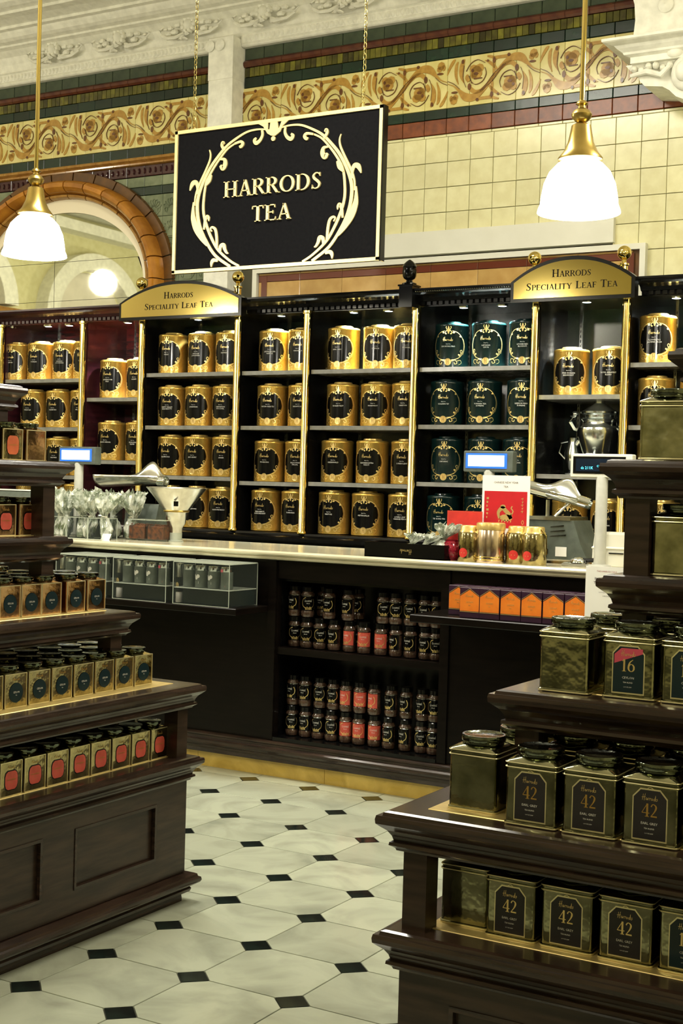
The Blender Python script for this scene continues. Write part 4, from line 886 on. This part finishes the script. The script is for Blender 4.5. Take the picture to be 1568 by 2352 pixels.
# clear bins and cellophane bags
for i, (x, d) in enumerate(((-5.335, .5), (-5.170, .5), (-5.040, .5))):
    open_case('acrylic_bin', 'clear open acrylic bin of wrapped bags, '+['left', 'middle', 'right'][i]+' one on the worktop', x, 5.975, CZ, [.165, .15, .10][i], .13, .12, 'acrylic bins on the worktop', 'bin', top=False)
open_case('acrylic_bin', 'tall clear acrylic bin behind the wrapped bags', -5.22, 6.17, CZ, .265, .12, .262, None, 'bin', top=False)
def bag(seed, hgt=.25):
    r = random.Random(seed); a = [r.uniform(0, 6.28) for _ in range(6)]; prof = [(.034, 0), (.046, .012), (.050, .05), (.044, .085), (.024, .112), (.016, .125), (.030, .145), (.055, .175), (.078, .21), (.088, hgt)]
    def wob(t, z):
        k = max(0, (z-.10)/.15); return 1+(.05+.32*k)*math.sin(7*t+a[0])+(.03+.22*k)*math.sin(13*t+a[1]+z*30)+.05*math.sin(3*t+a[2])
    m = MB().lathe(prof, 44, cap=False, wob=wob)
    m.v = [(x+.012*math.sin(z*40+a[3]), y+.012*math.sin(z*33+a[4]), z+(r.uniform(-.02, .02) if z > .2 else 0)) for x, y, z in m.v]
    m.v = [(x+r.gauss(0, .004+.02*max(0, z-.1)), y+r.gauss(0, .004+.02*max(0, z-.1)), z+r.gauss(0, .004+.03*max(0, z-.1))) if z > .02 else (x, y, z) for x, y, z in m.v]; return m
bags = [(-5.36, 5.985, 0), (-5.30, 5.965, 1), (-5.20, 5.99, 2), (-5.12, 5.97, 3), (-5.03, 5.985, 4), (-5.33, 6.16, 5), (-5.22, 6.17, 6), (-5.12, 6.17, 7), (-4.97, 6.14, 8), (-5.02, 6.22, 9)]
pos_ = ['leftmost of front bags', 'second of front bags', 'middle of front bags', 'fourth of front bags', 'rightmost of front bags', 'left in tall bin', 'middle of tall bin', 'right in tall bin', 'beside the tumblers', 'behind the tumblers']
for x, y, i in bags:
    t = thing('cellophane_bag', 'crinkled cellophane bag on the left worktop, '+pos_[i], 'bag', (x, y, CZ+.005), rnd.uniform(0, 6), 'cellophane bags on the left worktop')
    m = bag(i); q = .68; m.v = [(a*q, b*q, c) for a, b, c in m.v]; part('wrapper', m, 'cello', t); part('filling', MB().ball((0, 0, .05), (.030, .030, .042), 9, 6), 'leafg', t); part('tie', MB().lathe([(.016, .116), (.019, .12), (.016, .126)], 8, cap=False), 'chrome', t)
t = thing('price_card', 'small blank white price card in front of the tumblers', 'card', (-4.985, 5.93, CZ)); part('card', MB().extx(-.03, .03, [(0, 0), (.02, .034), (.022, .034), (.004, 0)]), 'paper', t)
# tea tumblers
for i, x in enumerate((-4.885, -4.752)):
    t = thing('glass_tumbler', 'square-sided glass tumbler of brown tea leaves, '+['left', 'right'][i]+' one by the funnel', 'tumbler', (x, 6.13, CZ), 0, 'tumblers of tea')
    part('glass', MB().rloft(-.062, -.05, .062, .05, [(-.006, 0), (0, .006), (.002, .118), (-.0015, .118), (-.003, .010)], False), 'acryl', t); part('rim', MB().rloft(-.063, -.051, .063, .051, [(0, .114), (.001, .119), (-.004, .119), (-.003, .114)], False), 'acryledge', t)
    tea = MB().rloft(-.056, -.044, .056, .044, [(-.003, .008), (0, .012), (0, .078), (-.004, .084)]); r = random.Random(i)
    for _ in range(60): tea.ball((r.uniform(-.05, .05), r.uniform(-.038, .038), .083+r.uniform(0, .008)), (.008, .006, .004), 5, 3)
    part('tea_leaves', tea, 'tea', t, kind='stuff')
# funnel hopper and scale with scoop pan
t = thing('funnel_hopper', 'big pale metal funnel with wide mouth standing on a small foot', 'funnel', (-4.675, 6.17, CZ))
part('cone', MB().lathe([(.034, .0), (.036, .075), (.052, .10), (.066, .16), (.070, .175), (.165, .295), (.172, .300), (.168, .305), (.160, .298), (.064, .178)], 36, cap=False), 'steel', t, True)
part('foot', MB().lathe([(.045, 0), (.045, .006), (.036, .01), (.036, .05)], 20), 'acryledge', t, True); part('sticker', MB().box(.06, -.106, .200, .09, -.102, .228), 'black', t)
part('cone_band', MB().lathe([(.0695, .165), (.0725, .168), (.0725, .176), (.071, .178)], 30, cap=False), 'brassd', t, True)
def scoop(mt):
    vs = []; fs = []; NU, NV = 22, 12
    for i in range(NU+1):
        s = i/NU; x = -.22+.44*s; w_ = .115*(1-max(0, (s-.62)/.38)**1.3*.80)*(.86+.14*min(1, s*6)); hh = .075*(1-.25*s)+.055*math.exp(-((s-.62)/.16)**2)*1
        for j in range(NV+1):
            a = -PI/2+PI*j/NV; sag = math.cos(a)
            top = .05+(.0 if j < NV*.5 else .085*math.exp(-((s-.64)/.20)**2)*math.sin(a)**2*(1 if a > 0 else 0)); vs.append((x, w_*math.sin(a), top-.075*sag*(1-.35*s)))
    for i in range(NU):
        for j in range(NV): q = i*(NV+1)+j; fs.append((q, q+1, q+NV+2, q+NV+1))
    return MB().add(vs, fs)
t = thing('weighing_scale', 'shop scale with bright steel scoop pan behind the wrapped bags', 'scale', (-5.10, 6.36, CZ))
sc1 = part('scoop_pan', scoop(0), 'steel', t, True, loc=(-.03, -.02, .315)); sc1.modifiers.new('s', 'SOLIDIFY').thickness = .003
part('spout', MB().tube([(.165, -.02, .335), (.215, -.02, .335)], [.03, .032], 16, False), 'chrome', t, True)
part('stem', MB().lathe([(.05, 0), (.05, .02), (.02, .05), (.02, .25), (.05, .275)], 16), 'black', t, True); part('keypad_body', MB().extx(-.06, .17, [(.06, .0), (.06, .20), (-.02, .20), (-.05, .10), (-.06, 0)]), 'plasticd', t)
t = thing('coffee_grinder', 'grey-green shop grinder with tilted steel scoop beside the gold caddies', 'grinder', (-2.39, 6.22, CZ))
part('housing', MB().exty(-.11, .12, [(-.14, .02), (-.14, .205), (.085, .205), (.12, .10), (.155, .03), (.15, .02)]), 'plasticd', t); part('top_plate', MB().box(-.145, -.115, .205, .07, .125, .222), 'steel', t)
m = MB(); [m.exty(-.116, -.109, [(-.03, .13+i*.022), (.05-.006*i, .135+i*.022), (.05-.006*i, .139+i*.022)]) for i in range(3)]; part('vents', m, 'black', t)
part('white_plate', MB().box(.0, -.114, .035, .055, -.109, .08), 'paper', t); part('switch', MB().box(-.05, -.114, .045, -.038, -.109, .068), 'black', t)
for x in (-.12, .13): part('foot', MB().lathe([(.014, 0), (.014, .02)], 10), 'black', t, loc=(x, -.08, 0))
sc2 = part('scoop_pan', scoop(0), 'chrome', t, True, loc=(-.09, .0, .315)); sc2.scale = (.8, .8, .8); sc2.rotation_euler = (0, math.radians(15), 0); sc2.modifiers.new('s', 'SOLIDIFY').thickness = .003
part('spout', MB().tube([(.07, .0, .30), (.125, .0, .285)], [.028, .026], 16, False), 'chrome', t, True); part('bracket', MB().tube([(-.05, 0, .222), (.03, 0, .30)], .007, 8).tube([(-.09, 0, .222), (-.09, 0, .30)], .01, 8), 'steel', t, True)
t = thing('card_reader', 'small silver and black hand tool lying in front of the grinder', 'stapler', (-2.235, 5.97, CZ))
part('base', MB().rloft(-.06, -.03, .06, .03, [(-.004, 0), (0, .004), (-.002, .014), (-.01, .018)]), 'steel', t); part('grip', MB().lathe([(.0, .045), (.02, .042), (.034, .03), (.036, .018)][::-1], 14, (.01, 0, 0)), 'chrome', t, True); part('arm', MB().tube([(.03, 0, .03), (.09, .02, .032)], .010, 8), 'black', t, True)
# black tray of silver-green bags
t = thing('black_tray', 'long black box tray with the gold shop name upside down on its front', 'tray', (-3.045, 5.90, CZ))
m = MB(); w_, d_, h_, q = .215, .085, .072, .006
m.box(-w_, -d_, 0, w_, -d_+q, h_); m.box(-w_, d_-q, 0, w_, d_, h_); m.box(-w_, -d_+q, 0, -w_+q, d_-q, h_); m.box(w_-q, -d_+q, 0, w_, d_-q, h_); m.box(-w_, -d_, 0, w_, d_, .005); part('box', m, 'label', t)
part('script_name', MB().polys([[(-u+.01, -v+.072) for u, v in p] for p in script(0, .028, .026, .1)], flat(0, -d_, 0), None, .0006), 'print', t)
for i, (dx, dy) in enumerate(((.02, .0), (.09, .02), (.15, -.01), (-.04, .02))):
    b = thing('cellophane_bag', 'silver-green cellophane bag in the black tray, '+['second', 'third', 'rightmost', 'leftmost'][i]+' of four', 'bag', (-3.045+dx, 5.90+dy, CZ+.008), 0, 'cellophane bags in the black tray')
    m = bag(20+i, .21); q = .62; m.v = [(a*q+(.5*c if i < 2 else .25*c), b_*q, c*(.5 if i in (0, 3) else .72)) for a, b_, c in m.v]; part('wrapper', m, 'cello', b); part('filling', MB().ball((.02, 0, .03), (.03, .03, .025), 8, 5), 'leafg', b)
# red card, crimson pot, gold caddies, framed New Year notice
t = thing('red_card', 'plain red card standing behind the crimson pot', 'card', (-2.81, 5.985, CZ)); part('card', MB().box(-.092, 0, 0, .092, .004, .235), 'red', t); part('border', MB().polys(ribbon([(-.088, .004), (-.088, .231), (.088, .231), (.088, .004)], .002, 1), flat(0, 0, 0), None, .0004), 'oranlab', t)
t = thing('crimson_pot', 'small round crimson pot with hobnail dots at the front of the worktop', 'pot', (-2.838, 5.915, CZ))
m = MB().lathe([(.030, 0), (.034, .004), (.048, .025), (.054, .048), (.050, .072), (.040, .086), (.036, .092), (.040, .097), (.034, .095)], 24); part('bowl', m, 'redglaze', t, True)
m = MB()
for k in range(5):
    for i in range(16):
        a = 2*PI*(i+.5*(k % 2))/16; z = .018+.016*k; rr = [.044, .0515, .0545, .0535, .047][k]; m.ball((rr*math.cos(a), rr*math.sin(a), z), .0042, 6, 4)
part('hobnails', m, 'redglaze', t, True)
def caddy(label, x, y, r_, h_, mt, dot=None, band=False, strap=False):
    t = thing('round_caddy', label, 'caddy', (x, y, CZ), rnd.uniform(-.1, .2), 'gold caddies at the front of the worktop')
    part('body', MB().lathe([(r_-.002, 0), (r_, .003), (r_, h_-.03), (r_*.92, h_-.02)], 28), mt, t, True)
    if band: part('lid', MB().lathe([(r_*1.03, h_-.032), (r_*1.04, h_-.028), (r_*1.04, h_-.006), (r_*1.0, h_), (r_*.9, h_+.002), (0, h_+.003)], 28), 'goldtin2', t, True); part('ring', MB().lathe([(r_+.0006, .012), (r_+.002, .015), (r_+.0006, .018)], 28, cap=False).lathe([(r_+.0006, .024), (r_+.002, .027), (r_+.0006, .03)], 28, cap=False), 'brass', t, True)
    else: part('lid', MB().lathe([(r_*.93, h_-.022), (r_*.80, h_-.010), (r_*.80, h_+.004), (r_*.72, h_+.010), (0, h_+.012)], 26), 'goldtin2', t, True)
    if dot: part('red_dot', MB().polys([[(u+dot[0], v) for u, v in p] for p in wrapgrid(.024, .022, .042, 12)], lambda u, v, d: ((r_+d)*math.sin(u/r_), -(r_+d)*math.cos(u/r_), v), None, .001), 'red', t); part('dot_text', MB().polys([rectp(dot[0]-.010, .040, dot[0]+.010, .043)], lambda u, v, d: ((r_+d)*math.sin(u/r_), -(r_+d)*math.cos(u/r_), v), None, .0016), 'print', t)
    if strap: part('strap', MB().tube([(r_*.7, -r_*.4, h_), (r_*1.12, -r_*.3, h_-.03), (r_*1.1, -r_*.1, .05)], .003, 6), 'brass', t, True)
caddy('gold tea caddy with red dot beside the crimson pot', -2.735, 5.89, .056, .160, 'smalltin', (-.012, 0))
caddy('broad plain pinkish gold caddy with banded lid at the worktop edge', -2.625, 5.885, .066, .185, 'rosy', None, True)
caddy('gold tea caddy with red dot right of the broad plain caddy', -2.508, 5.925, .054, .165, 'smalltin', (-.005, 0))
caddy('gold tea caddy with red dot and strap, rightmost by the grinder', -2.412, 5.90, .058, .166, 'smalltin', (-.012, 0), False, True)
t = thing('red_disc', 'flat round orange-red gift tin leaning between caddies', 'disc', (-2.70, 5.965, CZ+.068)); part('disc', MB().lathe([(.0, -.008), (.040, -.008), (.043, -.004), (.043, .004), (.038, .008), (0, .008)], 26), 'redlab', t, True); t.rotation_euler = (math.radians(78), 0, 0)
t = thing('new_year_notice', 'white notice reading Chinese New Year Tea above a red card with a golden animal', 'notice', (-2.61, 6.01, CZ))
part('sheet', MB().box(-.122, 0, .13, .122, .004, .410), 'paper', t); part('stand', MB().box(-.06, .0, 0, -.02, .02, .14).box(-.08, -.02, 0, .08, .06, .006), 'black', t)
part('printed_words', MB().polys(fit('CHINESE NEW YEAR', 0, .372, .010, .145)+fit('TEA', 0, .352, .010, .028), flat(0, 0, 0), None, .0005), 'ink', t)
part('red_card', MB().polys([rectp(-.110, .160, .110, .335)], flat(0, 0, 0), None, .0006), 'crimson', t)
g = []
g += ribbon([(-.03, .205, .01), (-.035, .235, .016), (-.015, .255, .02), (.005, .24, .02), (.02, .225, .022), (.03, .205, .018)], 0, 4)+[disc(-.012, .262, .014, .010, 10), disc(.005, .21, .034, .016, 12)]
for i in range(5): g += ribbon([(-.03+.015*i, .20), (-.032+.015*i, .188)], .005, 1)
g += ribbon([(.028, .22), (.04, .24), (.03, .255), (.036, .265)], .006, 3)
for i in range(6): g += [rectp(-.098, .205+.018*i, -.092+.003*(i % 3), .215+.018*i)]
for i in range(5): g += ribbon([(.08+.004*(i % 2), .30-.015*i), (.09, .305-.015*i), (.086, .295-.015*i)], .003, 2)
g += ribbon([(.09, .20), (.096, .19), (.09, .18), (.084, .19), (.09, .20)], .0025, 2)
part('golden_drawing', MB().polys(g, flat(0, 0, 0), None, .0011), 'print', t)

# ================================================================ TIERED WOODEN STANDS
def tprof(z, k=1.0, top=.026):
    return [(-.30, z+top), (-.022*k, z+top), (-.014*k, z+top-.003), (-.012*k, z+top-.010), (-.002*k, z+.012), (0, z+.004), (-.001, z-.006), (-.010*k, z-.014), (-.020*k, z-.022), (-.028*k, z-.034), (-.031*k, z-.044), (-.024*k, z-.047), (-.023*k, z-.054), (-.030*k, z-.058), (-.034*k, z-.061), (-.036*k, z-.066), (-.30, z-.066)][::-1]
def stand(name, label, x0, y0, x1, y1, tiers, inset, pw, plinth_z, panels, cat='display stand', topk=.026):
    t = thing(name, label, cat, (0, 0, 0))
    z0 = tiers[0][0]; o = -inset
    bx0, by0, bx1, by1 = x0+inset, y0+inset, x1-inset, y1-inset
    part('base_body', MB().box(bx0+.012, by0+.012, .02, bx1-.012, by1-.012, z0-.06), 'wood', t)
    # framed panels on every side: stiles and rails stand proud of the body
    zt, zb = z0-.062, plinth_z+.03; th = .012
    def face(axis, c, sgn, a0, a1, cuts):
        ps = [a0]+cuts+[a1]
        def bb(u0, u1, v0, v1, p0, p1):
            q = sorted((c, c-sgn*th)); lo, hi = min(c-sgn*p1, c-sgn*p0), max(c-sgn*p1, c-sgn*p0)
            return MB().box(u0, lo, v0, u1, hi, v1) if axis == 'y' else MB().box(lo, u0, v0, hi, u1, v1)
        part('rail', bb(a0, a1, zt-.060, zt, 0, .014), 'wood', t); part('rail', bb(a0, a1, zb, zb+.075, 0, .014), 'wood', t)
        edges = [a0]+[e for cpair in cuts for e in cpair]+[a1]
        for s0, s1 in zip(edges[::2], edges[1::2]): part('stile', bb(s0, s1, zb+.075, zt-.060, 0, .014), 'wood', t)
        for (p0, p1) in zip([e for cpair in cuts for e in cpair][::2], [e for cpair in cuts for e in cpair][1::2]):
            m = MB(); g_ = .010
            for (u0, u1, v0, v1) in ((p0, p0+g_, zb+.075, zt-.06), (p1-g_, p1, zb+.075, zt-.06), (p0+g_, p1-g_, zb+.075, zb+.085), (p0+g_, p1-g_, zt-.07, zt-.06)):
                b_ = bb(u0, u1, v0, v1, -.003, .010); m.add(b_.v, b_.f)
            part('panel_moulding', m, 'woodx', t)
    for axis, c, sgn, a0, a1, cuts in panels(bx0, by0, bx1, by1): face(axis, c, sgn, a0, a1, cuts)
    part('plinth', MB().rloft(x0, y0, x1, y1, [(-.05, .0), (-.05, .012), (-.052, .028), (-.040, .030), (-.030, .034), (-.026, .045), (-.030, .050), (-.018, .058), (-.004, .066), (0, .074), (-.002, .084), (-.010, .088), (-.012, .096), (-.020, .100), (-.05, .102)]), 'woodx', t, True)
    for cx_, cy_ in ((x0+.09, y0+.09), (x1-.09, y0+.09), (x0+.09, y1-.09), (x1-.09, y1-.09)): pass
    for k, (z, s) in enumerate(tiers):
        X0, Y0, X1, Y1 = x0+s, y0+s, x1-s, y1-s
        part('shelf', MB().rloft(X0, Y0, X1, Y1, tprof(z, 1.0, topk)), 'woodx', t)
        part('shelf_liner', MB().rloft(X0+.085, Y0+.085, X1-.085, Y1-.085, [(0, z+topk), (-.001, z+topk+.0015)]), 'liner', t)
        if k+1 < len(tiers):
            zn, sn = tiers[k+1]; q = inset
            for ax in (x0+sn+q, x1-sn-q-pw):
                for ay in (y0+sn+q, y1-sn-q-pw): part('corner_post', MB().rloft(ax, ay, ax+pw, ay+pw, [(-.002, z+topk), (-.002, zn-.062)]), 'wood', t)
    return t
LT = [(.500, 0), (.758, 0), (1.016, .17), (1.275, .34), (1.532, .34), (1.788, .456)]
def lpan(a, b, c, d): return [('x', c, 1, b, d, [(2.05, 2.45), (2.62, 3.05), (3.198, 3.198)][:2]+[(3.345, 3.765)]), ('y', d, 1, a, c-.014, [(-3.95, -3.6), (-3.45, -3.08)]), ('y', b, -1, a, c-.014, [(-3.95, -3.08)])]
LT_ = stand('tiered_stand', 'dark oak tiered display stand on the left stacked with small square tins', -4.14, 1.70, -2.86, 3.98, LT, .045, .062, .075, lambda a, b, c, d: [('x', c, 1, b, d, [(1.95, 2.37), (2.49, 2.62), (2.77, 3.195), (3.345, 3.765)][0:1]+[(2.77, 3.195), (3.345, 3.765)]), ('y', d, 1, a, c-.014, [(-3.95, -3.05)])], topk=.020)
RT = [(.521, 0), (.779, 0), (1.039, .176), (1.295, .352), (1.553, .352), (1.810, .465)]
RT_ = stand('tiered_stand', 'dark oak tiered display stand on the right stacked with large square caddies', -1.403, 2.581, .60, 3.861, RT, .046, .060, .075, lambda a, b, c, d: [('y', b, -1, a, c, [(-1.235, -.66), (-.5, .42)]), ('x', a, -1, b+.014, d, [(2.8, 3.65)])], topk=.021)

# ---------------------------------------------------------------- square tins
def rsq(w_, r_, n=4):
    o = []
    for qx, qy, a0 in ((1, 1, 0), (-1, 1, 90), (-1, -1, 180), (1, -1, 270)):
        for i in range(n+1): a = math.radians(a0+90*i/n); o.append((qx*(w_/2-r_)+r_*math.cos(a), qy*(w_/2-r_)+r_*math.sin(a)))
    return o
def sqloft(levels, n=4):                                # (width, corner radius, z)
    m = MB(); vs = []; K = 4*(n+1)
    for w_, r_, z in levels: vs += [(x, y, z) for x, y in rsq(w_, r_, n)]
    fs = [(j*K+i, j*K+(i+1) % K, (j+1)*K+(i+1) % K, (j+1)*K+i) for j in range(len(levels)-1) for i in range(K)]
    fs += [tuple(range(K-1, -1, -1)), tuple((len(levels)-1)*K+i for i in range(K))]
    return m.add(vs, fs)
# large caddy
W = .150
cb = sqloft([(W-.004, .010, 0), (W, .012, .002), (W, .012, .006), (W-.005, .012, .008), (W-.005, .012, .150), (W+.001, .012, .152), (W+.001, .012, .157), (W-.004, .012, .159), (W-.004, .012, .163), (W+.001, .012, .165), (W+.001, .012, .169), (W-.004, .014, .171), (W-.030, .030, .180), (W-.040, .052, .183)]).mesh('caddy_body', M['caddy'], True)
ce = sqloft([(W+.0008, .012, 0), (W+.0015, .0125, .001), (W+.0015, .0125, .003), (W+.0008, .012, .004)]).mesh('bottom_rim', M['caddyedge'], True)
cr1 = MB(); a = sqloft([(W+.0018, .0125, .153), (W+.003, .0125, .1545), (W+.0018, .0125, .156)]); cr1.add(a.v, a.f[:-2]); a = sqloft([(W+.0018, .0125, .1655), (W+.003, .0125, .167), (W+.0018, .0125, .1685)]); cr1.add(a.v, a.f[:-2])
cre = cr1.mesh('gold_rims', M['caddyedge'], True)
clid = MB().lathe([(.056, .180), (.056, .187), (.0615, .188), (.063, .190), (.063, .203), (.0615, .206), (.056, .2065), (.052, .2045), (0, .2055)], 32).mesh('lid', M['lidm'], True)
def tagpoly(w_, z0, z1, c): return [(-w_/2, z0), (w_/2, z0), (w_/2, z1-c), (w_/2-c*.9, z1), (-w_/2+c*.9, z1), (-w_/2, z1-c)]
fW = flat(0, -(W-.005)/2, 0)
tg_b = MB().polys([tagpoly(.092, .012, .146, .022)], fW, -.001, .0008).mesh('tag_border', M['caddyedge'])
tg = {k: MB().polys([tagpoly(.086, .016, .142, .020)], fW, 0, .0014).mesh('tag', M[m_]) for k, m_ in (('42', 'maroonlab'), ('16', 'teal'))}
cord = MB().polys(ribbon([(-.012, .1425), (.0, .150), (.012, .1425)], .0015, 3), fW, 0, .002).mesh('cord', M['caddyedge'])
def tagtext(num, name, bright):
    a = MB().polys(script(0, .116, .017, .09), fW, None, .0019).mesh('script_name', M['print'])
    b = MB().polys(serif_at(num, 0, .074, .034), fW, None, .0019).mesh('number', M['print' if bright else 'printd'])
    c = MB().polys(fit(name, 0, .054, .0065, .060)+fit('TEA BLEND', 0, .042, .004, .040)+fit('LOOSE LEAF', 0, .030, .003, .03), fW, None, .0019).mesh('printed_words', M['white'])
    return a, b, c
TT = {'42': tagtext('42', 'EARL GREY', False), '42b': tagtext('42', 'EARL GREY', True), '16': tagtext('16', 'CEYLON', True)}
stripe = MB().polys([[(-.040, .095), (.04, .125), (.04, .138), (-.02, .138), (-.04, .12)]], fW, None, .0017).mesh('magenta_stripe', M['pinklab'])
def caddy_big(x, y, z, kind, lb, rz=0, st=False, sc=1):
    t = thing('square_caddy', lb, 'caddy', (x, y, z), rz, 'large square caddies on the right stand'); t.scale = (sc, sc, sc)
    part('caddy_body', cb, None, t); part('bottom_rim', ce, None, t); part('gold_rims', cre, None, t); part('lid', clid, None, t)
    if kind:
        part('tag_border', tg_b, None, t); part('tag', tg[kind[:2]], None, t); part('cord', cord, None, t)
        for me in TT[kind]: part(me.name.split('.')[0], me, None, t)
        if st: part('magenta_stripe', stripe, None, t)
    return t
zr = lambda k: RT[k][0]+.0228
CS = .775; hW = W*CS/2
def cb_(x, y, k, kind, lb, st=False): caddy_big(x+hW, y+hW, zr(k), kind, lb, 0, st, CS)
for i in range(5):   # lowest tier
    k = '42b' if i < 3 else '16'
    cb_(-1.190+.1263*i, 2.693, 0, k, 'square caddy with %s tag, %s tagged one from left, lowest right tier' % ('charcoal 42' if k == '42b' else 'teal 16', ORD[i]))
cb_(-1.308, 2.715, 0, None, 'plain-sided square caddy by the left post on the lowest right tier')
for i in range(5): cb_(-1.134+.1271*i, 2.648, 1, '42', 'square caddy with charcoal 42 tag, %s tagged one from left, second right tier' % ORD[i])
cb_(-1.290, 2.70, 1, None, 'plain-sided square caddy with blue-glinting lid, left end of second right tier')
for i in range(4): cb_(-.991+.1279*i, 2.824, 2, '16', 'square caddy with teal 16 tag, %s tagged one from left, third right tier' % ORD[i], i == 0)
cb_(-1.134, 2.814, 2, None, 'plain-sided square caddy at the left end of the third right tier')
cb_(-.948, 2.995, 3, None, 'green-reflecting plain square caddy on the fourth right tier beside the post'); cb_(-.812, 2.995, 3, None, 'second plain square caddy on the fourth right tier, at the photo edge')
cb_(-.984, 2.995, 4, None, 'plain square caddy on the fifth right tier, left end'); cb_(-.850, 2.995, 4, None, 'second plain square caddy on the fifth right tier')
for k, x0_, y0_, nx_, ny_ in ((0, -1.24, 2.86, 5, 2), (1, -1.26, 2.84, 5, 2), (2, -1.10, 2.97, 5, 2), (3, -.94, 3.14, 3, 1)):
    for i in range(nx_):
        for j in range(ny_):
            cb_(x0_+.130*i, y0_+.128*j, k, None, 'plain square caddy in %s, %s from left, %s right tier' % (('row behind the front', 'rearmost row')[j], ORD[i], ('lowest', 'second', 'third', 'fourth')[k]))
# small tins
w2 = .094
sb = sqloft([(w2-.003, .005, 0), (w2, .006, .0015), (w2, .006, .102), (w2+.001, .006, .103), (w2+.001, .006, .105), (w2-.004, .008, .106), (w2-.018, .03, .112), (w2-.022, .036, .114)])
sbm = {k: sb.mesh('tin_body', M[m_], True) for k, m_ in (('g', 'smalltin'), ('c', 'copper'))}
ser = MB(); 
for sx_ in (-1, 1): ser.box(sx_*(w2/2-.001)-.0012, -w2/2-.0012, .0, sx_*(w2/2-.001)+.0012, -w2/2+.002, .105)
ser.box(-w2/2, -w2/2-.0012, .103, w2/2, -w2/2+.002, .1055); ser.box(-w2/2, -w2/2-.0012, 0, w2/2, -w2/2+.002, .002)
sem = ser.mesh('gold_edges', M['caddyedge'])
sl = MB().lathe([(.036, .111), (.036, .117), (.041, .118), (.042, .120), (.042, .1275), (.0405, .129), (.036, .129), (.033, .128), (0, .1285)], 24).mesh('lid', M['lidm'], True)
fS = flat(0, -w2/2, 0)
def octo(cx, cy, rx, ry): return [(cx+rx*a, cy+ry*b) for a, b in [(-.55, -1), (.55, -1), (.85, -.8), (1, -.4), (1, .4), (.85, .8), (.55, 1), (-.55, 1), (-.85, .8), (-1, .4), (-1, -.4), (-.85, -.8)]]
lr = MB().polys([octo(0, .048, .027, .028)], fS, None, .0012).mesh('label', M['redlab']); lro = MB().polys([octo(0, .048, .030, .031)], fS, None, .0006).mesh('label_rim', M['black'])
lt = MB().polys([disc(0, .046, .030, .031, 22)], fS, None, .0012).mesh('label', M['teal'])
lo = MB().polys([octo(0, .050, .028, .032)], fS, None, .0012).mesh('label', M['oranlab'])
tw = MB().polys(fit('CEYLON', 0, .045, .006, .026)+fit('TEA', 0, .037, .003, .01), fS, None, .0018).mesh('printed_words', M['white']); tr = MB().polys(fit('STRAWBERRY', 0, .048, .005, .040)+fit('TEA', 0, .040, .003, .01), fS, None, .0018).mesh('printed_words', M['printd'])
tsn = MB().polys(script(0, .084, .012, .11), fS, None, .0012).mesh('script_name', M['printd'])
def small(x, y, z, body_, lab_, lb, rz=PI/2, full=True):
    t = thing('square_tin', lb, 'tin', (x, y, z), rz+rnd.uniform(-.015, .015), 'small square tins on the left stand')
    part('tin_body', sbm[body_], None, t); part('lid', sl, None, t)
    if full:
        part('gold_edges', sem, None, t)
        if lab_ == 'r': part('label_rim', lro, None, t); part('label', lr, None, t); part('printed_words', tr, None, t); part('script_name', tsn, None, t)
        if lab_ == 't': part('label', lt, None, t); part('printed_words', tw, None, t); part('script_name', tsn, None, t)
        if lab_ == 'o': part('label_rim', lro, None, t); part('label', lo, None, t); part('printed_words', tr, None, t)
zl = lambda k: LT[k][0]+.0218
h2 = w2/2
TN_ = ['lowest', 'second', 'third', 'fourth', 'fifth']
def rowtins(k, xf_, y_first, sp, n, body_, lab_, desc, nrows, gaps=None):
    for j in range(nrows):
        for i in range(n):
            y = (gaps[i] if gaps and i < len(gaps) else y_first-sp*i)-h2
            o = ORD[i]; dd = desc if j == 0 else 'metal tin with dark lid'
            small(xf_-h2-.104*j+rnd.uniform(-.002, .002)*j, y+(rnd.uniform(-.004, .004) if j else 0), zl(k), body_, lab_, '%s, %s from the far end, %s, %s left tier' % (dd, o, ('front row', 'second row', 'third row', 'fourth row')[j], TN_[k]), PI/2, j == 0)
rowtins(0, -2.952, 3.880, .1045, 11, 'g', 'r', 'small tin with red label', 4)
rowtins(1, -3.000, 3.842, .1050, 10, 'g', 't', 'small tin with teal label', 4)
rowtins(2, -3.150, 3.758, .1000, 9, 'c', 't', 'coppery tin with teal label', 3, [3.757, 3.650, 3.529, 3.432, 3.333, 3.235])
rowtins(3, -3.300, 3.573, .1120, 3, 'c', 'r', 'coppery tin with red label', 2)
small(-3.335-h2, 3.636-h2, zl(4), 'c', None, 'rose copper tin at the far end of the fifth left tier'); small(-3.335-h2, 3.522-h2, zl(4), 'g', 'o', 'gold-green tin with orange oval label on the fifth left tier')
small(-3.335-h2, 3.40-h2, zl(4), 'g', 'o', 'gold tin with orange oval label, third along the fifth left tier')
small(-3.150-h2-.42, 3.70, zl(2), 'g', None, 'small tin alone at the back of the third left tier')
